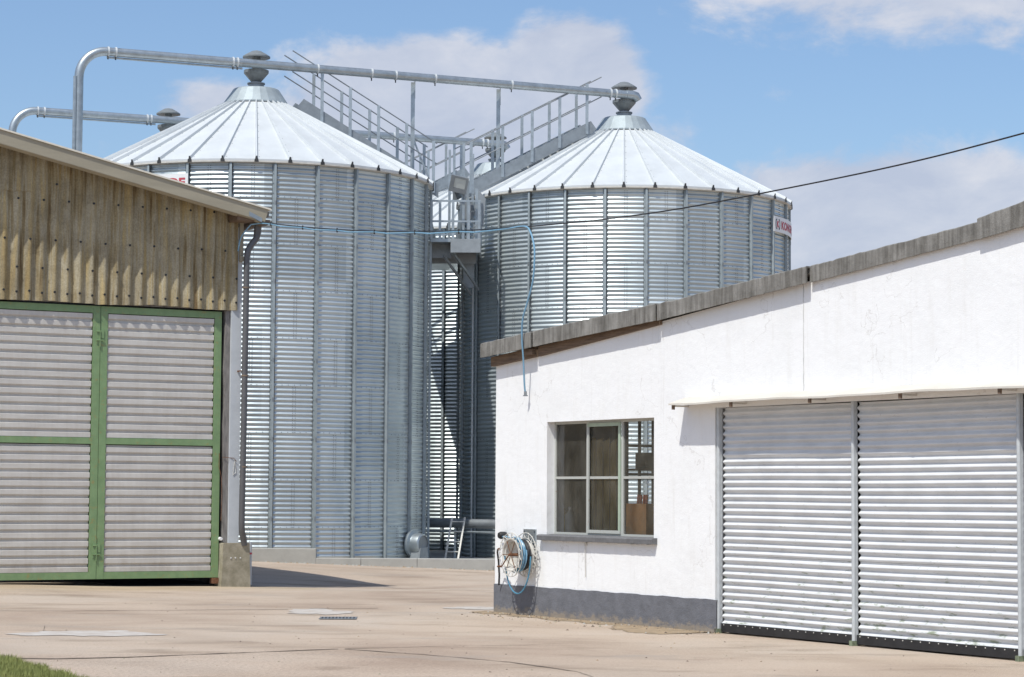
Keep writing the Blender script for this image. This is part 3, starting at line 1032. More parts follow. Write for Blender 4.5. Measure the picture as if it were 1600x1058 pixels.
# ------------------------------------------------------------------ roof stairs
def roof_stair(c, dirv, rs, label, r_out=5.15, r_in=1.05):
    root = empty('roof_stair', (c[0], c[1], 0), 0, label, 'stair', 'stairs on the silo roofs')
    e = Vector((dirv[0], dirv[1], 0)).normalized(); tn = Vector((-e.y, e.x, 0))
    def P(r_, side, dz):
        return e * r_ + tn * side + Vector((0, 0, roof_z(r_) + dz))
    for sd in (-.36, .36):
        b_ = MB()
        for w_ in (-.003, .003):
            pass
        vs = []
        for o_ in (-.004, .004):
            vs += [P(r_out, sd + o_, .07), P(r_in + .1, sd + o_, .07), P(r_in, sd + o_, .12), P(r_in + .18, sd + o_, .44), P(r_out, sd + o_, .44)]
        b_.add(vs, [(0, 1, 2, 3, 4), (9, 8, 7, 6, 5)] + [(i, i + 5, (i + 1) % 5 + 5, (i + 1) % 5) for i in range(5)], 'stringer')
        b_.build('stringer', root)
        b_ = MB()
        for dz in (1.55, .98):
            b_.tube([P(r_out - .05, sd, dz), P(r_in - .15, sd, dz)], .017, 'steel_dark', 7)
        b_.build('handrail', root)
    for k, r_ in enumerate(rs):
        for sd in (-.36, .36):
            b_ = MB()
            p0 = P(r_, sd, .12); p1 = P(r_, sd, 1.56)
            sg = 1 if sd > 0 else -1
            b_.box((p0.x - .042, p0.y - .03, p0.z), (p0.x + .042, p0.y + .005, p1.z), 'steel')
            b_.box((p0.x - .042, p0.y + .005, p0.z), (p0.x - .03, p0.y + .035, p1.z), 'steel')
            b_.build('post', root)
    n_ = 16
    for i in range(n_):
        r_ = r_out - .12 - i * (r_out - r_in - .3) / n_
        b_ = MB()
        a = P(r_, -.355, .36); b2 = P(r_, .355, .36)
        b_.beam(a, b2, .22, .035, 'stringer')
        b_.build('tread', root)
    # foot pads on the roof
    return root


roof_stair(FL, (VD.x, VD.y), [1.75, 2.56, 3.38, 4.20, 5.0], 'steel stair with open rails climbing the right slope of the left silo roof')
roof_stair(FR, (-VD.x, -VD.y), [1.35, 2.2, 3.05, 3.95, 4.9], 'steel stair with open rails climbing the left slope of the right silo roof')
roof_stair(BR, (-VD.x, -VD.y), [1.6, 2.5, 3.4, 4.3, 5.0], 'distant stair rising towards the rear silo vent, seen through the gap')

# ------------------------------------------------------------------ gallery between the silos
ZD = 8.50
gl_ = empty('service_gallery', (-1.53, 61.4, 0), 0, 'galvanised walkway gallery with railings hung high between the two front silos', 'walkway')
ox, oy = -1.53, 61.4
def G(x, y, z): return (x - ox, y - oy, z)
deck = [(-2.2, 61.25), (-.86, 61.25), (-.86, 62.8), (-1.25, 64.1), (-1.4, 66), (-1.5, 69.4), (-3.4, 69.4), (-3.4, 66), (-2.9, 63.8), (-2.25, 62.2)]
b_ = MB(); b_.prism([(x - ox, y - oy) for x, y in deck], 'z', ZD - .04, ZD, 'steel'); b_.build('deck', gl_)
b_ = MB()
b_.box(G(-1.66, 61.2, ZD - .34), G(-.86, 61.246, ZD + .03), 'stringer')
b_.box(G(-2.2, 61.2, ZD - .06), G(-1.663, 61.246, ZD + .03), 'steel')
b_.box(G(-1.66, 61.25, ZD - .34), G(-1.62, 63.0, ZD - .045), 'stringer')
b_.box(G(-.90, 61.25, ZD - .34), G(-.86, 62.9, ZD - .045), 'stringer')
b_.box(G(-2.2, 61.9, ZD - .42), G(-1.67, 61.95, ZD - .045), 'steel_dark')
b_.box(G(-2.2, 62.4, ZD - .52), G(-1.0, 62.46, ZD - .045), 'steel_dark')
b_.build('edge_beam', gl_)
for (xa, za, xb, zb) in ((-1.85, ZD - .42, -1.12, ZD - 1.35), (-1.62, ZD - .30, -.92, ZD - 1.22)):
    b_ = MB(); b_.beam(G(xa, 61.3, za), G(xb, 62.7 if xa < -1.7 else 62.6, zb), .05, .06, 'steel_dark'); b_.build('diagonal_brace', gl_)
b_ = MB(); b_.box(G(-1.35, 62.75, ZD - 1.15), G(-1.05, 62.80, ZD - .045), 'stringer'); b_.build('hanger_plate', gl_)
fp = [-2.18, -1.95, -1.60, -1.18, -.90]
for x in fp:
    b_ = MB(); b_.box(G(x - .035, 61.20, ZD + .03), G(x + .035, 61.235, ZD + 1.05), 'steel'); b_.build('rail_post', gl_)
for x, y in ((-.88, 62.0), (-.88, 62.75), (-2.2, 61.8), (-1.45, 65.4), (-1.5, 66.8), (-1.55, 68.2), (-3.38, 66.2), (-3.38, 67.8), (-3.38, 69.3), (-2.4, 69.3), (-1.55, 69.3)):
    b_ = MB(); b_.box(G(x - .035, y - .02, ZD), G(x + .035, y + .02, ZD + 1.05), 'steel'); b_.build('rail_post', gl_)
b_ = MB()
for z in (ZD + 1.05, ZD + .50):
    b_.beam(G(-2.2, 61.22, z), G(-.86, 61.22, z), .035, .05, 'steel')
    b_.beam(G(-.88, 61.22, z), G(-.88, 62.8, z), .035, .05, 'steel')
    b_.beam(G(-1.4, 65.3, z), G(-1.55, 69.35, z), .035, .05, 'steel')
    b_.beam(G(-3.38, 65.9, z), G(-3.38, 69.35, z), .035, .05, 'steel')
    b_.beam(G(-3.38, 69.33, z), G(-1.55, 69.33, z), .035, .05, 'steel')
b_.build('guard_rail', gl_)
# stair flights joining the gallery to the roof stairs
for nm, a, b2 in (('left', (-2.15, 63.3, ZD + .1), (-2.45, 63.1, 10.0)), ('right', (-1.55, 63.5, ZD + .1), (-1.35, 63.6, 10.0))):
    b_ = MB()
    for o_ in (-.3, .3):
        b_.beam(G(a[0], a[1] + o_, a[2]), G(b2[0], b2[1] + o_, b2[2]), .02, .12, 'steel')
    for i in range(6):
        t_ = (i + .5) / 6
        x = a[0] + (b2[0] - a[0]) * t_; y = a[1] + (b2[1] - a[1]) * t_; z = a[2] + (b2[2] - a[2]) * t_
        b_.box(G(x - .03, y - .3, z - .01), G(x + .03, y + .3, z + .01), 'steel')
    b_.build('step_flight', gl_)
for x, y, z1 in ((-1.33, 61.5, 11.15), (-1.75, 63.0, 11.2), (-1.1, 62.4, 11.0), (-1.22, 61.9, 9.9), (-.98, 61.7, 9.95)):
    b_ = MB(); b_.box(G(x - .035, y - .02, ZD), G(x + .035, y + .02, z1), 'steel'); b_.build('tall_post', gl_)
# ladder piece with rungs, and a plate beside the right silo eave
b_ = MB()
for i in range(6):
    z = ZD + .15 + i * .23
    b_.beam(G(-1.2, 61.82, z), G(-1.0, 61.72, z), .02, .02, 'steel')
b_.build('rungs', gl_)
b_ = MB(); b_.prism([(-1.08 - ox, 9.35), (-.80 - ox, 8.95), (-.74 - ox, 9.75), (-.98 - ox, 10.05)], 'y', 62.3 - oy, 62.33 - oy, 'stringer'); b_.build('side_plate', gl_)
b_ = MB()
b_.box(G(-1.38, 62.1, 9.15), G(-1.1, 62.35, 9.65), 'steel_dark'); b_.build('junction_box', gl_)

fl_ = empty('floodlight', (-1.45, 61.3, 10.0), 0, 'square grey floodlight tilted down on a post above the gallery between the silos', 'floodlight')
def rx(p, a): return Vector((p.x, p.y * cos(a) - p.z * sin(a), p.y * sin(a) + p.z * cos(a)))
def ry(p, a): return Vector((p.x * cos(a) + p.z * sin(a), p.y, -p.x * sin(a) + p.z * cos(a)))
tfl = lambda p: ry(rx(p, R(25)), R(13)) + Vector((.0, 0, .02))
b_ = MB(); 
b_.box((-.22, -.05, -.21), (.22, .07, .21), 'steel_dark', tfl); b_.build('lamp_housing', fl_)
b_ = MB(); b_.box((-.13, -.058, -.10), (.18, -.0505, .17), 'lampglass', tfl); b_.build('lamp_glass', fl_)
b_ = MB()
for (a0, b0) in (((-.24, -.07, -.23), (.24, -.051, -.11)), ((-.24, -.07, .172), (.24, -.051, .23)), ((-.24, -.07, -.11), (-.132, -.051, .172)), ((.182, -.07, -.11), (.24, -.051, .172))):
    b_.box(a0, b0, 'stringer', tfl)
b_.build('lamp_frame', fl_)
b_ = MB(); b_.tube([(.08, .05, -.05), (.12, .15, -.1), (.13, .18, -.4)], .02, 'steel_dark', 8); b_.tube([(-.1, .03, -.2), (-.05, .0, -.35), (.05, .02, -.5), (.12, .1, -.42)], .008, 'cable', 6); b_.build('lamp_bracket', fl_)

# ------------------------------------------------------------------ things at the foot of the silos
kb = [(-10.5, -4.66, .385, 'long raised concrete kerb block beside the barn footing, taller than the others'),
      (-4.655, -3.585, .165, 'short low concrete kerb block next to the raised one'),
      (-3.575, -2.24, .165, 'low concrete kerb block in front of the left silo, second from the raised block'),
      (-2.23, -.42, .165, 'low concrete kerb block below the leaning ladder'),
      (-.41, 3.2, .165, 'low concrete kerb block running behind the white workshop corner')]
for x0, x1, zt, lb in kb:
    b_ = MB()
    e = .012
    b_.prism([(55.10, -.4), (55.10, zt - e), (55.10 + e, zt), (55.38, zt), (55.38, -.4)], 'x', x0, x1, 'kerb')
    tag(b_.build('kerb_block'), lb, 'kerb block', 'concrete kerb blocks before the silos')

dp = empty('air_duct', (-2.5, 62.8, 0), 0, 'dark round air duct running level low down between the silos', 'duct')
b_ = MB(); b_.tube([(.2, -.2, .92), (5.2, -3.9, .90)], .125, 'steel_dark', 16); b_.build('duct_tube', dp, smooth='auto')
b_ = MB(); b_.tube([(.2, -.45, .70), (5.2, -4.1, .68)], .03, 'steel', 8); b_.build('small_pipe', dp, smooth='auto')
for x in (1.0, 2.6, 4.2):
    y = -.2 - (x - .2) * .74
    b_ = MB(); b_.box((x - .03, y - .03, ZB), (x + .03, y + .03, .80), 'steel'); b_.build('duct_stand', dp)

a_f = R(67)
fn = empty('aeration_fan', (FL[0] + 4.72 * sin(a_f), FL[1] - 4.72 * cos(a_f), 0), R(58), 'round grey aeration fan standing against the foot of the left silo', 'fan')
b_ = MB(); b_.lathe([(.02, 0), (.34, 0), (.36, -.04), (.36, -.10), (.27, -.12)], 'steel', 28, (0, -.03, .42), 'y'); b_.build('fan_flange', fn, smooth='auto')
b_ = MB(); b_.lathe([(.27, -.12), (.27, -.28), (.26, -.34), (.22, -.37)], 'steel', 28, (0, -.03, .42), 'y'); b_.lathe([(.22, -.37), (.215, -.34), (.01, -.33)], 'steel_dark', 28, (0, -.03, .42), 'y'); b_.build('fan_housing', fn, smooth='auto')
b_ = MB(); b_.prism([(-.22, ZB), (.22, ZB), (.16, .33), (-.16, .33)], 'y', -.42, -.12, 'stringer'); b_.build('fan_stand', fn)

la = empty('ladder', (-1.5, 60.9, ZB), 0, 'short metal ladder leaning against the air duct', 'ladder')
for x in (-.17, .17):
    b_ = MB(); b_.beam((x - .06, 0, 0), (x + .10, .62, 1.10), .045, .03, 'trim'); b_.build('side_rail', la)
for i in range(4):
    t_ = .18 + i * .24
    b_ = MB(); b_.tube([(-.17 - .06 + .16 * t_, .62 * t_, 1.10 * t_), (.17 - .06 + .16 * t_, .62 * t_, 1.10 * t_)], .016, 'trim', 8); b_.build('rung', la)

cp = MB()
a_c = R(-63.5)
cp.tube([((RW + .1) * sin(a_c), -(RW + .1) * cos(a_c), ZB), ((RW + .1) * sin(a_c), -(RW + .1) * cos(a_c), 9.2)], .028, 'roofmetal', 8)
o = cp.build('cable_conduit', smooth='auto'); o.location = (FR[0], FR[1], 0)
tag(o, 'thin pale conduit running up the left flank of the right silo', 'conduit')

# ------------------------------------------------------------------ white workshop
wk = empty('workshop_building', (CW.x, CW.y, 0), AW, 'low white rendered workshop with grey plinth and sloping grey roof edge', 'workshop')
LW, DW = 14.5, 7.0           # length and depth of the building


def wtop(s_):
    pts = [(-1, 3.53), (0, 3.62), (1.2, 3.715), (4.3, 4.01), (7.46, 4.31), (10.45, 4.56), (11.2, 4.66), (15, 5.0)]
    for (a, za), (b2, zb) in zip(pts, pts[1:]):
        if s_ <= b2:
            return za + (zb - za) * (s_ - a) / (b2 - a)
    return pts[-1][1]


def wall_grid(b_, us, zs, topf, holes, w0, w1, axis, mname, ztop_extra=0.0):
    """vertical wall: us along, zs cuts (last row runs up to topf), holes = list of (u0,u1,z0,z1)"""
    nu, nz = len(us) - 1, len(zs)
    def Z(i, j):
        return zs[j] if j < nz else topf(us[i]) + ztop_extra
    def hole(i, j):
        if i < 0 or j < 0 or i >= nu or j >= nz:
            return True
        uc = (us[i] + us[i + 1]) / 2; zc = (Z(i, j) + Z(i, j + 1)) / 2
        return any(h[0] < uc < h[1] and h[2] < zc < h[3] for h in holes)
    def P(u_, w, z):
        return (u_, w, z) if axis == 'y' else (w, u_, z)
    flip = axis == 'x'
    for i in range(nu):
        for j in range(nz):
            if hole(i, j):
                continue
            a, b2 = us[i], us[i + 1]
            z00, z10, z11, z01 = Z(i, j), Z(i + 1, j), Z(i + 1, j + 1), Z(i, j + 1)
            F = [P(a, w0, z00), P(b2, w0, z10), P(b2, w0, z11), P(a, w0, z01)]
            K = [P(a, w1, z00), P(b2, w1, z10), P(b2, w1, z11), P(a, w1, z01)]
            fs = [(0, 1, 2, 3), (7, 6, 5, 4)]
            if hole(i - 1, j): fs.append((0, 3, 7, 4))
            if hole(i + 1, j): fs.append((1, 5, 6, 2))
            if hole(i, j - 1): fs.append((0, 4, 5, 1))
            if hole(i, j + 1): fs.append((3, 2, 6, 7))
            if flip:
                fs = [f_[::-1] for f_ in fs]
            b_.add(F + K, fs, mname)


b_ = MB()
us = [0, .7, 1.43, 2.3, 3.2, 4.10, 4.8, 5.46, 6.5, 7.46, 9, 10.45, 11.2, 12.5, 13.6, LW]
zs = [0, 1.16, 2.75, 2.84]
WIN = (1.43, 4.10, 1.16, 2.75); DOOR = (5.46, 13.6, -.1, 2.84)
wall_grid(b_, us, zs, wtop, [WIN, DOOR], 0, .28, 'y', 'render')
wall_grid(b_, [.28, 2.02, 3.35, DW - .28], [0, 1.05, 2.95], lambda s_: wtop(0), [(2.02, 3.35, 1.05, 2.95)], 0, .25, 'x', 'render')
wall_grid(b_, [0, LW], [0], lambda s_: wtop(s_), [], DW - .279, DW, 'y', 'render')
wall_grid(b_, [.28, DW - .28], [0], lambda s_: wtop(LW), [], LW - .25, LW, 'x', 'render')
wl = b_.build('wall', wk)
# expansion joint in the render
b_ = MB(); rnd = random.Random(3)
for i in range(26):
    z0 = 2.97 + i * .052; j = .003 * sin(i * 1.7)
    b_.box((7.268 + j - .005, -.004, z0), (7.268 + j + .004 + rnd.uniform(0, .004), .002, z0 + .051), 'jointgrey')
b_.build('expansion_joint', wk)
b_ = MB()
tops = [.418 + .004 * sin(i * .9) + .003 * sin(i * 2.3) for i in range(47)]
for i in range(46):
    x0, x1 = -.012 + i * .12, -.012 + (i + 1) * .12
    zb0, zb1 = -.05, -.05
    b_.add([(x0, -.012, zb0), (x1, -.012, zb1), (x1, -.012, tops[i + 1]), (x0, -.012, tops[i]), (x1, 0.01, tops[i + 1]), (x0, 0.01, tops[i])], [(0, 1, 2, 3), (3, 2, 4, 5)], 'plinth')
b_.add([(-.012, -.012, -.05), (-.012, DW, -.05), (-.012, DW, .418), (-.012, -.012, .418)], [(3, 2, 1, 0)], 'plinth')
b_.build('plinth', wk, smooth=False)
# inner floor, ceiling lining
b_ = MB()
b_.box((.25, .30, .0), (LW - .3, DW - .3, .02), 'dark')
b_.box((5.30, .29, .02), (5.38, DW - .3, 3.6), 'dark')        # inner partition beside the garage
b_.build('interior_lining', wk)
# workbench and shelves inside
b_ = MB()
b_.box((.6, .285, 1.12), (4.6, .80, 1.17), 'wood')
for x in (.7, 2.5, 4.4):
    b_.box((x, .3, .02), (x + .08, .75, 1.12), 'wood')
tagd = b_.build('workbench'); tagd.parent = None
tagd.matrix_world = Matrix.Translation(CW) @ Matrix.Rotation(AW, 4, 'Z')
tag(tagd, 'wooden workbench just inside the workshop window', 'workbench')

# roof slab with ribs
b_ = MB()
def rtop(s_):
    pts = [(-.4, 3.905), (-.154, 3.941), (1.258, 4.041), (4.327, 4.227), (7.466, 4.475), (10.44, 4.72), (11.23, 4.85), (15.2, 5.25)]
    for (a, za), (b2, zb) in zip(pts, pts[1:]):
        if s_ <= b2:
            return za + (zb - za) * (s_ - a) / (b2 - a)
    return pts[-1][1]
xsr = [-.15 + .2 * i for i in range(75)]
vs = []
for y in (-.05, DW + .15):
    for x in xsr:
        vs += [(x, y, rtop(x) - .02), (x, y, rtop(x) - .085)]
nq = len(xsr) * 2
fs = []
for i in range(len(xsr) - 1):
    o = 2 * i
    fs += [(o, o + 2, nq + o + 2, nq + o), (o + 1, nq + o + 1, nq + o + 3, o + 3), (o, o + 1, o + 3, o + 2), (nq + o, nq + o + 2, nq + o + 3, nq + o + 1)]
fs += [(0, nq, nq + 1, 1), (nq - 2, nq - 1, 2 * nq - 1, 2 * nq - 2)]
b_.add(vs, fs, 'verge')
b_.build('roof', wk)
rf_ = [o for o in wk.children if o.name.startswith('roof')][0]
# verge pieces: fibre-cement angle edge sections
segs = [(-.16, 1.255, 0.0, 3.730, 3.815), (1.262, 4.325, 0.006, 3.825, 4.010), (4.330, 7.462, 0.0, 4.012, 4.272), (7.468, 10.43, 0.004, 4.276, 4.535), (10.40, 11.65, .045, 4.525, 4.660), (11.66, 15.0, .02, 4.66, 4.98)]
rnd = random.Random(8)
for k, (x0, x1, ex, zb0, zb1) in enumerate(segs):
    b_ = MB(); n_ = max(4, int((x1 - x0) / .06)); vs = []
    jj = 0
    for i in range(n_ + 1):
        x = x0 + (x1 - x0) * i / n_
        jj = .6 * jj + rnd.gauss(0, .003)
        zt = rtop(x) + ex + jj; zb = zb0 + (zb1 - zb0) * i / n_ + rnd.gauss(0, .0015)
        yo = (-.18, -.145, -.115, -.06, -.08, -.08)[k] - .002
        vs += [(x, yo, zb), (x, yo, zt - .012), (x, yo + .012, zt), (x, yo + .34, zt + .0), (x, yo + .34, zt - .018), (x, yo + .02, zt - .02), (x, yo + .02, zb)]
    fs = [tuple(range(6, -1, -1)), tuple(n_ * 7 + q for q in range(7))]
    for i in range(n_):
        o = 7 * i
        for q in range(7):
            fs.append((o + q, o + 7 + q, o + 7 + (q + 1) % 7, o + (q + 1) % 7))
    b_.add(vs, fs, 'verge')
    b_.build('verge_piece', wk)
# brown timber plate below the verge
b_ = MB()
b_.prism([(-.05, 3.600), (1.19, 3.690), (1.19, 3.83), (-.05, 3.74)], 'y', -.065, -.001, 'wood')
b_.prism([(1.25, 3.690), (4.29, 3.965), (4.29, 4.07), (1.25, 3.83)], 'y', -.045, -.001, 'wood')
b_.box((1.0, -.12, 3.72), (1.2, -.066, 3.80), 'wood')
b_.build('wall_plate', wk, label='brown exposed timber under the verge')

# window
wf = empty('window', (0, 0, 0)); wf.parent = wk
FY0, FY1 = .125, .165
b_ = MB()
x0, x1, z0, z1 = WIN
b_.box((x0, FY0, z1 - .035), (x1, FY1, z1 - .001), 'frame'); b_.box((x0, FY0, z0 + .001), (x1, FY1, z0 + .04), 'frame')
b_.box((x0 + .001, FY0, z0 + .04), (x0 + .035, FY1, z1 - .035), 'frame'); b_.box((x1 - .035, FY0, z0 + .04), (x1 - .001, FY1, z1 - .035), 'frame')
b_.box((2.265, FY0, z0 + .04), (2.315, FY1, z1 - .035), 'frame'); b_.box((3.135, FY0, z0 + .04), (3.185, FY1, z1 - .035), 'frame')
for a, c in ((x0 + .035, 2.265), (2.315, 3.135), (3.185, x1 - .035)):
    b_.box((a, FY0 + .003, 1.945), (c, FY1 - .003, 1.98), 'frame')
b_.build('window_frame', wf)
b_ = MB()
b_.box((2.316, FY0 - .022, z1 - .085), (3.134, FY0 - .002, z1 - .037), 'framegreen'); b_.box((2.316, FY0 - .022, z0 + .042), (3.134, FY0 - .002, z0 + .085), 'frame')
b_.box((2.316, FY0 - .022, z0 + .086), (2.352, FY0 - .002, z1 - .086), 'frame'); b_.box((3.092, FY0 - .022, z0 + .086), (3.134, FY0 - .002, z1 - .086), 'framegreen')
b_.build('casement', wf)
for (a, c) in ((x0 + .035, 2.265), (2.315, 3.135), (3.185, x1 - .035)):
    for (p, q) in ((z0 + .04, 1.945), (1.98, z1 - .035)):
        b_ = MB(); b_.add([(a, .145, p), (c, .145, p), (c, .145, q), (a, .145, q)], [(0, 1, 2, 3)], 'glass'); b_.build('pane', wf)
b_ = MB(); rnd = random.Random(4); xs_ = [1.30 + i * .03 for i in range(97)]
vs = []
for x in xs_:
    vs += [(x, -.085, 1.085 + rnd.gauss(0, .004)), (x, -.088, 1.145), (x, -.072, 1.162), (x, .12, 1.172), (x, .12, 1.162), (x, -.001, 1.08)]
fs = [tuple(range(5, -1, -1)), tuple(96 * 6 + q for q in range(6))]
for i in range(96):
    for q in range(6):
        fs.append((6 * i + q, 6 * i + 6 + q, 6 * i + 6 + (q + 1) % 6, 6 * i + (q + 1) % 6))
b_.add(vs, fs, 'sill')
b_.build('window_sill', wk)
b_ = MB(); b_.tube([(2.47, -.02, 1.07), (2.47, -.025, 1.0), (2.475, -.02, .60)], .006, 'trim', 6); b_.box((2.45, -.03, 1.03), (2.49, -.002, 1.07), 'trim'); b_.build('pull_cord', wk)
# end-wall window with dark bars
ew = empty('window', (0, 0, 0)); ew.parent = wk
b_ = MB()
for y in (2.02, 2.22, 2.45, 2.70, 2.92, 3.12, 3.31):
    b_.box((.10, y, 1.05), (.14, y + .035, 2.95), 'dark')
for z in (1.05, 1.52, 1.96, 2.02, 2.45, 2.91):
    b_.box((.09, 2.02, z), (.145, 3.35, z + .04), 'dark')
b_.build('window_frame', ew)

# things on and behind the sill
def wloc(s_, y, z): return CW + UW * s_ + VW * y + Vector((0, 0, z))
tb = empty('tool_box', wloc(3.24, .42, 1.172), AW, 'open orange-brown wooden box with red handled tools inside the window', 'box')
b_ = MB()
b_.box((-.24, -.12, 0), (.24, -.105, .44), 'boxwood'); b_.box((-.24, .105, 0), (.24, .12, .44), 'boxwood'); b_.box((-.24, -.105, 0), (-.225, .105, .44), 'boxwood'); b_.box((.225, -.105, 0), (.24, .105, .44), 'boxwood'); b_.box((-.225, -.105, 0), (.225, .105, .02), 'boxwood')
b_.build('case', tb)
for x in (-.12, -.06, .02, .08):
    b_ = MB(); b_.tube([(x, 0, .02), (x + .02, -.02, .45), (x + .035, -.02, .56)], .02, 'orange', 8); b_.build('tool_handle', tb)
for s_, c_, h_, lb, mm in ((1.29, .06, .36, 'ochre plastic bottle in the lower left corner of the window', 'ochre'), (1.47, .075, .38, 'grey canister beside the ochre bottle behind the window', 'glassgrey')):
    b_ = MB(); b_.lathe([(.001, 0), (c_, 0), (c_, h_ * .7), (c_ * .45, h_ * .85), (c_ * .45, h_), (.001, h_)], mm, 20)
    o = b_.build('bottle', smooth='auto'); o.location = wloc(s_, .37, 1.172); tag(o, lb, 'bottle')
sk = MB()
for k in range(5):
    sk.prism([(-.2 + .1 * k, 0), (-.11 + .1 * k, 0), (-.11 + .1 * k, 1.5), (-.2 + .1 * k, 1.5 - .03 * k)], 'y', -.02 - .02 * (k % 2), .04, 'ochre')
o = sk.build('hanging_tarpaulin'); o.location = wloc(1.28, 1.05, 1.05); o.rotation_euler.z = AW + R(60)
tag(o, 'ochre tarpaulin hanging in the dim workshop behind the glass', 'tarpaulin')
sh = MB(); sh.box((-.55, -.15, 0), (.55, .15, .03), 'wood'); sh.box((-.35, -.13, .032), (.2, .13, .26), 'dark')
o = sh.build('hanging_shelf'); o.location = wloc(1.35, 2.0, 2.08); o.rotation_euler.z = AW + R(90); tag(o, 'dark shelf with a box seen through the right hand window panes', 'shelf')

# canopy over the garage doors
b_ = MB(); n_ = 96; vs = []
for i in range(n_ + 1):
    s_ = 4.82 + (LW - .1 - 4.82) * i / n_
    wv = .006 * sin(s_ * 2.1) + .003 * sin(s_ * 5.3 + 1)
    zf = 2.905 + wv; zb = 2.99 + wv * .3
    ln = .27
    vs += [(s_, -.002, zb), (s_, -ln, zf), (s_, -ln - .002, zf - .022), (s_, -.002, zb - .014)]
fs = [(0, 1, 2, 3), (n_ * 4 + 3, n_ * 4 + 2, n_ * 4 + 1, n_ * 4)]
for i in range(n_):
    for q in range(4):
        fs.append((4 * i + q, 4 * i + (q + 1) % 4, 4 * i + 4 + (q + 1) % 4, 4 * i + 4 + q))
b_.add(vs, fs, 'canopy')
cn = b_.build('canopy', wk)
for s_ in (4.88, 6.12, 7.68, 9.3, 10.9, 12.6):
    b_ = MB(); b_.box((s_ - .02, -.25, 2.825), (s_ + .02, -.225, 2.883), 'wood'); b_.box((s_ - .012, -.224, 2.862), (s_ + .012, -.002, 2.883), 'trim'); b_.build('bracket', cn)
b_ = MB(); b_.box((5.46, .005, 2.842), (13.6, .06, 2.873), 'black'); b_.build('door_rail', wk)

# garage doors
def garage_door(x0, x1, lab=None):
    root = empty('garage_door', (0, 0, 0)); root.parent = wk
    if lab: root['label'] = lab
    for (za, zb, yo) in ((.125, .975, .0), (.960, 2.83, .006)):
        b_ = MB(); n_ = int((zb - za) / .088 * 10); vs = []; nx_ = 24
        for i in range(n_ + 1):
            z = za + (zb - za) * i / n_
            y = .085 + yo - .019 * cos(2 * PI * (z - .125) / .088)
            for k in range(nx_ + 1):
                x = x0 + (x1 - x0) * k / nx_
                wob = .004 * sin(x * 3.1 + z * 1.7) + .003 * sin(x * 7.7 - z * 3)
                vs.append((x, y + wob, z + .004 * sin(x * 1.3)))
        W_ = nx_ + 1
        b_.add(vs, [(i * W_ + k, i * W_ + k + 1, (i + 1) * W_ + k + 1, (i + 1) * W_ + k) for i in range(n_) for k in range(nx_)], 'whitesheet')
        b_.build('corrugated_sheet', root, smooth=True)
    b_ = MB(); b_.box((x0, .045, .02), (x1, .062, .128), 'black')
    q = x0 + .06
    while q < x1 - .03:
        b_.box((q - .006, .038, .104), (q + .006, .0445, .116), 'trim'); q += .15
    b_.build('rubber_skirt', root)
    b_ = MB(); b_.box((x0, .12, .1), (x1, .14, 2.84), 'dark'); b_.build('backing', root)
garage_door(5.53, 8.115); garage_door(8.185, 10.86); garage_door(10.93, 13.58)
for x in (5.495, 8.15, 10.895):
    b_ = MB(); b_.tube([(x, .03, .05), (x, .03, 2.84)], .024, 'post', 14); b_.box((x - .02, .04, .05), (x + .02, .08, 2.84), 'post')
    b_.box((x - .038, -.012, .0), (x + .024, .07, .06), 'moss'); b_.build('door_post', wk)

# hose reel
HZ = .87; HSX = 1.0
hr = empty('hose_reel', wloc(HSX, 0, HZ), AW, 'wall mounted wire hose reel wound with blue and black hose beside the window', 'hose reel')
b_ = MB(); b_.box((-.17, -.02, .10), (.16, -.002, .36), 'steel')
b_.box((-.16, -.026, .31), (-.13, -.021, .34), 'bolt'); b_.box((.12, -.026, .31), (.15, -.021, .34), 'bolt')
b_.box((-.02, -.1, .05), (.02, -.021, .22), 'steel'); b_.build('wall_bracket', hr)
b_ = MB()
b_.lathe([(.05, -.07), (.205, -.07), (.205, -.10), (.19, -.11), (.19, -.30), (.23, -.31), (.235, -.335), (.22, -.335), (.17, -.20), (.05, -.19)], 'trim', 30, (0, 0, 0), 'y')
b_.build('drum', hr, smooth='auto')
b_ = MB(); b_.tube([(0, -.02, 0), (0, -.36, 0)], .022, 'rust', 10); b_.tube([(0, -.36, 0), (-.17, -.38, -.17)], .009, 'rust', 8); b_.tube([(-.17, -.38, -.17), (-.17, -.45, -.17)], .013, 'rust', 8); b_.build('crank', hr)
for yf, r0_, off in ((-.33, .31, 0), (-.09, .31, .1)):
    b_ = MB(); nn = 16
    for rr_, am in ((r0_, 0), (.235, 0)):
        ring = [(rr_ * cos(2 * PI * k / 32), yf, rr_ * sin(2 * PI * k / 32)) for k in range(33)]
        b_.tube(ring, .0065, 'trim', 6)
    for k in range(nn):
        a0 = 2 * PI * (k + off) / nn; a1 = 2 * PI * (k + .5 + off) / nn; a2 = 2 * PI * (k + 1 + off) / nn
        pts = [(.235 * cos(a0), yf, .235 * sin(a0)), (r0_ * cos(a1), yf - (.02 if yf < -.2 else -.02), r0_ * sin(a1)), (.235 * cos(a2), yf, .235 * sin(a2))]
        b_.tube(pts, .006, 'trim', 6)
    for k in range(6):
        a0 = 2 * PI * k / 6
        b_.tube([(.03 * cos(a0), yf, .03 * sin(a0)), (.235 * cos(a0), yf, .235 * sin(a0))], .006, 'rust', 6)
    b_.build('wire_flange', hr, smooth='auto')
b_ = MB()
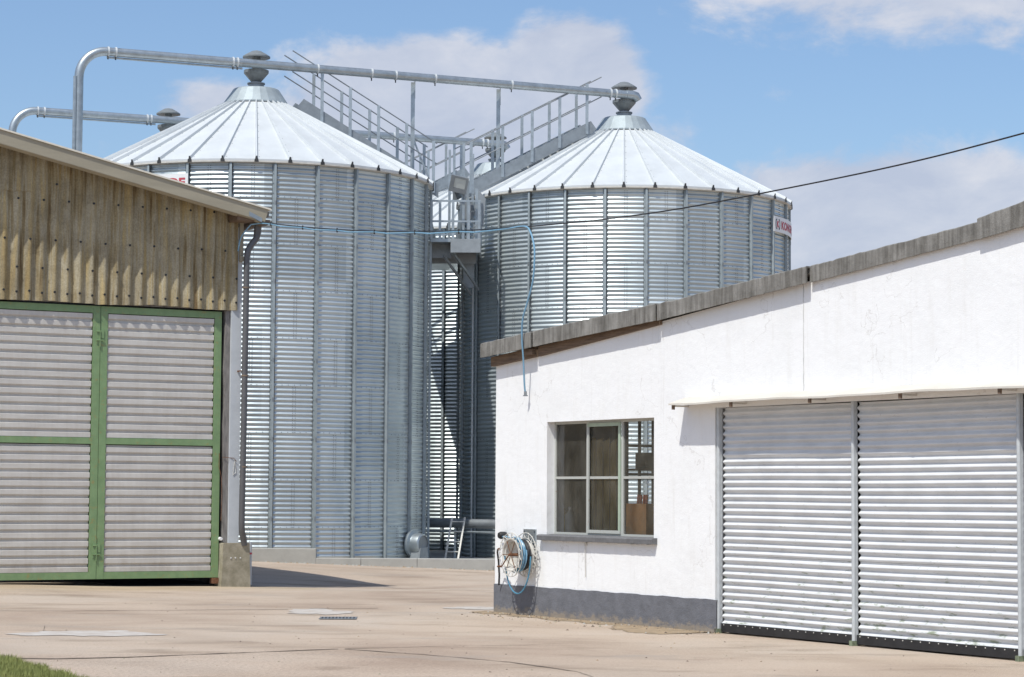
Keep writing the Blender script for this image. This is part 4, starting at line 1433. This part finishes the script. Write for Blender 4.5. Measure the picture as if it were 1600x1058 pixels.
for (ya, yb, mm, rr0) in ((-.30, -.20, 'tealhose', .222), (-.20, -.12, 'black', .212), (-.285, -.215, 'bluehose', .243)):
    pts = []; nn = 24 * (4 if mm != 'bluehose' else 2)
    for k in range(nn + 1):
        a = 2 * PI * k / 24 + (.3 if mm == 'bluehose' else 0)
        t_ = k / nn
        r_ = rr0 + .006 * sin(a * 1.3 + k * .11)
        pts.append((r_ * cos(a), ya + (yb - ya) * t_, r_ * sin(a)))
    b_.tube(pts, .0125, mm, 7)
b_.build('wound_hose', hr, smooth='auto')
b_ = MB()
pts = []
for k in range(30):
    t_ = k / 29
    a = PI * t_
    pts.append((-.20 + .24 * (1 - cos(a)), -.31 + .14 * t_, -.02 - .53 * sin(a) ** .8))
b_.tube(pts, .011, 'tealhose', 7); b_.build('hanging_loop', hr, smooth='auto')
b_ = MB()
b_.tube([(-.62, -.10, .24), (-.5, -.13, .25), (-.3, -.16, .23), (-.15, -.18, .2)], .012, 'bluehose', 7)
b_.build('feed_hose', hr, smooth='auto')
b_ = MB(); b_.lathe([(.001, -.14), (.04, -.14), (.055, -.11), (.055, -.04), (.04, -.005), (.001, -.005)], 'black', 18, (-.66, 0, .26), 'y'); b_.tube([(-.76, -.08, .255), (-.6, -.08, .265)], .022, 'black', 8); b_.build('plug', hr, smooth='auto')
b_ = MB()
b_.tube([(-.45, -.28, .06), (-.56, -.22, .02), (-.66, -.14, -.12), (-.74, -.08, -.32), (-.80, -.05, -.46)], .014, 'black', 8)
b_.tube([(-.40, -.28, .07), (-.46, -.26, .065)], .02, 'rust', 8)
b_.build('black_hose', hr, smooth='auto')

# ------------------------------------------------------------------ barn
AB = R(30)
BO = Vector((-5.204, 43.067, 0))
bn = empty('barn', (BO.x, BO.y, 0), AB, 'barn with lichen brown corrugated cladding, green framed doors and beige roof edge', 'barn')
SLB = .209
def bvz(s_):      # top of the roof edge at local s
    return 7.0 - SLB * (s_ - .37) if s_ > -10 else 7.0 + SLB * 10.37 + SLB * (s_ + 10)
OUTB = -.60
# cladding: vertical corrugations
def corr_sheet(b_, s0, s1, zb, ztf, y0, pitch=.235, amp=.034, mname='lichen', jit=.012, seed=2):
    rnd = random.Random(seed)
    n_ = int((s1 - s0) / pitch * 10)
    cols = []
    for i in range(n_ + 1):
        s_ = s0 + (s1 - s0) * i / n_
        cols.append((s_, y0 + amp * sin(2 * PI * s_ / pitch)))
    rows = 10
    vs = []
    for j in range(rows + 1):
        for i, (s_, y) in enumerate(cols):
            zz0 = zb + jit * sin(s_ * 2.7) + (.018 * math.floor(s_ / .94) % .03)
            vs.append((s_, y, zz0 + (ztf(s_) - zz0) * j / rows))
    W_ = n_ + 1
    b_.add(vs, [(j * W_ + i, j * W_ + i + 1, (j + 1) * W_ + i + 1, (j + 1) * W_ + i) for j in range(rows) for i in range(n_)], mname)
    vs = [(x, y + .012, z) for x, y, z in vs[:W_]] + vs[:W_]
    b_.add(vs, [(i, i + 1, W_ + i + 1, W_ + i) for i in range(n_)], mname)
b_ = MB()
ztf = lambda s_: bvz(s_) - .18
corr_sheet(b_, -5.9, -.03, 5.12, ztf, -.13)
corr_sheet(b_, -20, -5.91, .2, ztf, -.13, seed=3)
rnd = random.Random(14)
def bolt_at(s_, z):
    y = -.13 - .034
    b_.add([(s_ + .021 * cos(k * PI / 3), y - .008, z + .021 * sin(k * PI / 3)) for k in range(6)] + [(s_ + .025 * cos(k * PI / 3), y + .01, z + .025 * sin(k * PI / 3)) for k in range(6)] ,
           [(5, 4, 3, 2, 1, 0)] + [(k, (k + 1) % 6, (k + 1) % 6 + 6, k + 6) for k in range(6)], 'black')
for k in range(-24, 1):
    s_ = (k - .25) * .235
    if s_ < -5.8: continue            # crest facing out
    if k % 2 == 0:
        bolt_at(s_, 5.27 + .01 * rnd.random()); bolt_at(s_, 5.72)
        bolt_at(s_, 6.95)
    else:
        bolt_at(s_ , 6.22 + .02 * rnd.random())
        bolt_at(s_, 5.3)
        if k % 3 == 0 and s_ < -2.5:
            bolt_at(s_, 7.25)
b_.build('cladding', bn, smooth='auto')
b_ = MB()
corr_sheet(b_, -5.32, -4.05, 7.08, ztf, -.145, seed=5, jit=.004)
b_.build('cladding_patch', bn, smooth='auto', label='short overlapping sheet high on the left of the cladding')
# side and rear walls
b_ = MB()
b_.box((-.02, .10, 0), (.06, 14, 6.62), 'oldconc'); b_.box((-20, 13.9, 0), (-.03, 14, 6.6), 'oldconc'); b_.box((-20, -.02, 0), (-19.9, 13.88, 6.6), 'oldconc')
b_.box((-5.9, -.075, 5.13), (-.15, -.03, 6.5), 'oldconc')
b_.build('rear_walls', bn)
b_ = MB(); b_.box((-19.8, .1, .0), (-.1, 13.8, .01), 'dark'); b_.build('floor', bn)
# roof
b_ = MB()
for (sa, sb) in ((.40, -10.0), (-10.0, -20.4)):
    za, zb = bvz(sa), bvz(sb) if sb > -10.01 else 7.0
    if sb < -10.01: za = bvz(-10)
    vs = [(sa, OUTB + .02, za - .03), (sb, OUTB + .02, zb - .03), (sb, 14.4, zb - .03), (sa, 14.4, za - .03), (sa, OUTB + .02, za - .12), (sb, OUTB + .02, zb - .12), (sb, 14.4, zb - .12), (sa, 14.4, za - .12)]
    b_.add(vs, [(0, 3, 2, 1), (4, 5, 6, 7), (0, 1, 5, 4), (1, 2, 6, 5), (2, 3, 7, 6), (3, 0, 4, 7)], 'oldconc')
b_.build('roof', bn)
b_ = MB()
vs = []
for y in (OUTB - .025, OUTB + .018):
    vs += [(.37, y, bvz(.37)), (.30, y, bvz(.30) - .24), (-10, y, bvz(-10) - .25), (-10, y, bvz(-10))]
b_.add(vs, [(0, 1, 2, 3)[::-1], (4, 5, 6, 7), (0, 4, 5, 1)[::-1], (1, 5, 6, 2)[::-1], (3, 2, 6, 7), (0, 3, 7, 4)], 'barge')
vs = []      # returned lip under the board
for y, dz in ((OUTB - .027, -.235), (OUTB + .10, -.27)):
    vs += [(.28, y, bvz(.28) + dz), (-10, y, bvz(-10) + dz), (-10, y, bvz(-10) + dz + .02), (.28, y, bvz(.28) + dz + .02)]
b_.add(vs, [(0, 1, 2, 3), (7, 6, 5, 4), (0, 4, 5, 1), (3, 2, 6, 7), (0, 3, 7, 4)], 'barge')
b_.build('barge_board', bn)
b_ = MB()
vs = []
for y in (OUTB - .05, OUTB + .14):
    vs += [(.42, y, bvz(.42) + .004), (-10, y, bvz(-10) + .004), (-10, y, bvz(-10) + .034), (.42, y, bvz(.42) + .034)]
b_.add(vs, [(0, 1, 2, 3)[::-1], (7, 6, 5, 4)[::-1], (0, 4, 5, 1), (3, 2, 6, 7), (0, 3, 7, 4), (1, 5, 6, 2)], 'bargetop')
b_.build('verge_flashing', bn)
b_ = MB()
b_.box((-.22, OUTB + .05, 6.78), (.12, .1, 6.92), 'wood'); b_.build('purlin_end', bn)
b_ = MB(); tfp = lambda p: Vector((p.x, p.y, p.z - (p.x) * .42))
b_.box((-.02, OUTB - .03, 6.86), (.24, OUTB + .02, 6.94), 'steel', tfp); b_.build('flashing_plate', bn)
# gutter
b_ = MB(); vs = []; n_ = 10
for y in (OUTB + .1, 14.3):
    for k in range(n_ + 1):
        a = PI + PI * k / n_
        vs.append((.34 + .125 * cos(a), y, 6.83 + .125 * sin(a)))
    for k in range(n_ + 1):
        a = 2 * PI - PI * k / n_
        vs.append((.34 + .115 * cos(a), y, 6.83 + .115 * sin(a)))
q = 2 * (n_ + 1)
b_.add(vs, [(k, k + 1, q + k + 1, q + k) for k in range(q - 1)] + [tuple(range(n_ + 1))[::-1]], 'gutter')
gt = b_.build('gutter', bn, smooth='auto')
b_ = MB()
b_.tube([(.30, -.30, 6.74), (.295, -.30, 6.60), (.27, -.30, 6.48), (.17, -.30, 6.36), (.105, -.30, 6.25), (.085, -.30, 6.1), (.07, -.30, 3.0), (.055, -.30, 1.15), (.07, -.28, 1.0), (.13, -.22, .86), (.15, -.2, .74)],
        [.075, .07, .062, .06, .06, .058, .058, .058, .06, .062, .06], 'pipe', 14)
for z in (5.55, 3.9, 2.2):
    b_.tube([(.078, -.30, z - .015), (.078, -.30, z + .015)], .068, 'gutter', 14)
b_.build('downpipe', bn, smooth='auto')
b_ = MB(); b_.tube([(.335, -.02, .80), (.335, -.02, .0)], .052, 'post', 14); b_.tube([(.335, -.02, .565), (.335, -.02, .60)], .055, 'red', 14); b_.build('standpipe', bn, smooth='auto', label='short pale pipe with a red band at the foot of the downpipe')
# column, jamb, footing
b_ = MB(); b_.box((-.13, -.12, .785), (.075, .09, 6.70), 'column'); b_.box((-.005, -.30, 3.98), (.03, -.121, 4.0), 'rust'); b_.build('column', bn)
b_ = MB(); b_.box((.0, -.16, 6.05), (.075, -.121, 6.9), 'barge'); b_.box((.0, -.2, 6.05), (.14, -.161, 6.15), 'barge'); b_.build('corner_trim', bn)
b_ = MB(); b_.prism([(-.235 + .0, .79)] + [(-.235 + .012 * sin(k * 1.9), .79 + k * .36) for k in range(1, 12)] + [(-.235, 5.13), (-.135, 5.13), (-.135, .79)], 'y', -.07, .06, 'oldconc'); b_.build('door_jamb', bn)
b_ = MB()
b_.prism([(-.31, -.05), (.285, -.05), (.262, .40), (.258, .77), (.25, .785), (-.262, .785), (-.272, .775), (-.285, .3)], 'y', -.22, .35, 'footing')
for x in (-.12, -.03, .07):
    b_.box((x - .01, -.232, .50), (x + .01, -.221, .52), 'white')
b_.build('concrete_footing', bn)

def box_profile(b_, x0, x1, z0, z1, y0, pitch=.155, dep=.04):
    """box-profile sheet with horizontal ribs: broad faces, narrow grooves"""
    pr = []; z = z0
    while z < z1:
        for f_, d_ in ((0, 0), (.52, 0), (.62, dep), (.80, dep), (1.0, 0)):
            zz = z + f_ * pitch
            if zz > z1: break
            if pr and abs(pr[-1][0] - zz) < 1e-6: continue
            pr.append((zz, d_))
        z += pitch
    nx_ = 14; vs = []
    for zz, d_ in pr:
        for k in range(nx_ + 1):
            x = x0 + (x1 - x0) * k / nx_
            vs.append((x, y0 + d_ + .004 * sin(x * 2.3 + zz * 2.1) + .003 * sin(x * 6 - zz * 5), zz))
    W_ = nx_ + 1
    b_.add(vs, [(i * W_ + k, i * W_ + k + 1, (i + 1) * W_ + k + 1, (i + 1) * W_ + k) for i in range(len(pr) - 1) for k in range(nx_)], 'boxsheet')
    for e in (x0, x1):          # dark foam closers seen at the groove ends
        pass


def barn_door(x0, x1, latch_x, lab):
    root = empty('door', (0, 0, 0)); root.parent = bn; root['label'] = lab
    zb, zt = .145, 5.095
    wl_ = .135
    ya, yb = -.045, .015
    b_ = MB()
    b_.box((x0, ya, zb), (x0 + wl_, yb, zt), 'green'); b_.box((x1 - wl_, ya, zb), (x1, yb, zt), 'green')
    b_.box((x0 + wl_, ya + .004, zt - .125), (x1 - wl_, yb, zt), 'green'); b_.box((x0 + wl_, ya + .004, zb), (x1 - wl_, yb, zb + .125), 'green')
    b_.box((x0 + wl_, ya + .004, 2.585), (x1 - wl_, yb, 2.70), 'green')
    b_.build('door_frame', root)
    for (p, q) in ((zb + .13, 2.58), (2.705, zt - .13)):
        b_ = MB(); box_profile(b_, x0 + wl_ + .012, x1 - wl_ - .012, p, q, -.03); b_.build('sheet_panel', root, smooth='auto')
    b_ = MB(); b_.box((x0 + .05, .03, zb + .05), (x1 - .05, .04, zt - .05), 'dark'); b_.build('backing', root)
    return root
d1 = barn_door(-5.04, -2.672, -2.74, 'left leaf of the green framed barn door, with the bolts')
d2 = barn_door(-2.663, -.295, None, 'right leaf of the green framed barn door')
for z in (4.60, .72):
    b_ = MB()
    b_.box((-2.745, -.058, z - .19), (-2.675, -.0455, z + .19), 'green'); b_.box((-2.69, -.075, z - .25), (-2.672, -.059, z + .05), 'green')
    b_.box((-2.66, -.06, z - .09), (-2.60, -.0455, z + .06), 'green')
    for dz in (-.13, .03):
        b_.tube([(-2.75, -.066, z + dz), (-2.60 if dz < 0 else -2.67, -.066, z + dz)], .012, 'green', 6)
    b_.build('bolt_latch', d1)
b_ = MB(); b_.box((-.42, -.09, .035), (-.30, .05, .14), 'rust'); b_.build('door_roller', d2)
b_ = MB(); b_.lathe([(.001, -.07), (.03, -.07), (.035, -.03), (.035, 0)], 'white', 12, (-.275, -.05, .86), 'y'); b_.build('door_buffer', bn, smooth='auto')
b_ = MB(); b_.tube([(-.31, -.06, 2.45), (-.32, -.07, 2.2), (-.27, -.08, 2.0), (-.25, -.07, 1.6), (-.26, -.06, 1.2)], .006, 'rust', 6); b_.tube([(-.26, -.08, 2.38), (-.05, -.14, 2.36), (.0, -.14, 2.3)], .006, 'rust', 6)
b_.tube([(-.03, -.13, 2.34), (.0, -.13, 2.1), (-.06, -.13, 2.05), (-.03, -.13, 2.3)], .005, 'trim', 6); b_.build('wire_tie', bn)

# ------------------------------------------------------------------ overhead cable and blue hose
def cat(pts, n_=14):
    out_ = []
    P = [Vector(p) for p in pts]
    for i in range(len(P) - 1):
        p0 = P[max(i - 1, 0)]; p1 = P[i]; p2 = P[i + 1]; p3 = P[min(i + 2, len(P) - 1)]
        for k in range(n_):
            t_ = k / n_
            out_.append(.5 * ((2 * p1) + (-p0 + p2) * t_ + (2 * p0 - 5 * p1 + 4 * p2 - p3) * t_ ** 2 + (-p0 + 3 * p1 - 3 * p2 + p3) * t_ ** 3))
    out_.append(P[-1])
    return out_


NW = -VW
HANG = CW + UW * 1.17 + NW * .25 + Vector((0, 0, 5.54))
EAV = Vector((-4.72, 42.75, 6.78))
def sagp(t_):          # barn eave to the hang point over the verge
    p = EAV.lerp(HANG, t_)
    p.z -= .115 * 4 * t_ * (1 - t_)
    return p
tail = [CW + UW * s_ + NW * .25 + Vector((0, 0, z)) for s_, z in ((2.06, 5.497), (3.36, 5.44), (5.0, 5.405), (6.77, 5.414), (9.26, 5.455), (11.31, 5.555), (15, 5.80), (20, 6.3), (27, 7.2))]
cable_pts = [sagp(i / 24) for i in range(24)] + cat([HANG] + tail, 8)
b_ = MB(); b_.tube(cable_pts, .0095, 'cable', 7)
tag(b_.build('overhead_cable', smooth='auto'), 'thin black overhead cable slung from the barn eave across the yard to the right', 'cable')
ht = [sagp(i * .05) + Vector((0, 0, -.026 + .012 * sin(i * 2.1))) for i in range(0, 19)]
b_ = MB()
c0 = sagp(0)
start = cat([c0 + Vector((-.42, .05, -.55)), c0 + Vector((-.36, .03, -.28)), c0 + Vector((-.18, 0, -.05))], 8)
def HP(s_, d, z): return CW + UW * s_ + NW * d + Vector((0, 0, z))
drop = cat([sagp(.95) + Vector((0, 0, -.01)), HP(1.20, .25, 5.545), HP(1.36, .255, 5.45), HP(1.47, .26, 5.25), HP(1.485, .26, 5.05), HP(1.435, .255, 4.74), HP(1.28, .25, 4.45), HP(1.155, .25, 4.21), HP(1.09, .22, 3.95), HP(1.05, .17, 3.65), HP(1.0, .12, 3.3), HP(.98, .09, 3.17)], 8)
b_.tube(start + ht + drop, .013, 'bluehose', 8)
bh = b_.build('blue_hose', smooth='auto')
tag(bh, 'pale blue hose strung along the cable and hanging down in front of the white wall', 'hose')
b_ = MB(); e1 = drop[-1]
b_.tube([e1 + Vector((0, 0, .03)), e1 + Vector((0, 0, -.04))], .022, 'steel_dark', 8); b_.box((e1.x - .035, e1.y - .008, e1.z - .04), (e1.x + .035, e1.y + .008, e1.z - .025), 'steel_dark'); b_.build('hose_end', bh)
for i in range(1, 19, 3):
    p = sagp(i * .05)
    b_ = MB(); b_.box((p.x - .012, p.y - .03, p.z - .05), (p.x + .012, p.y + .03, p.z + .02), 'black'); b_.build('cable_tie', bh)
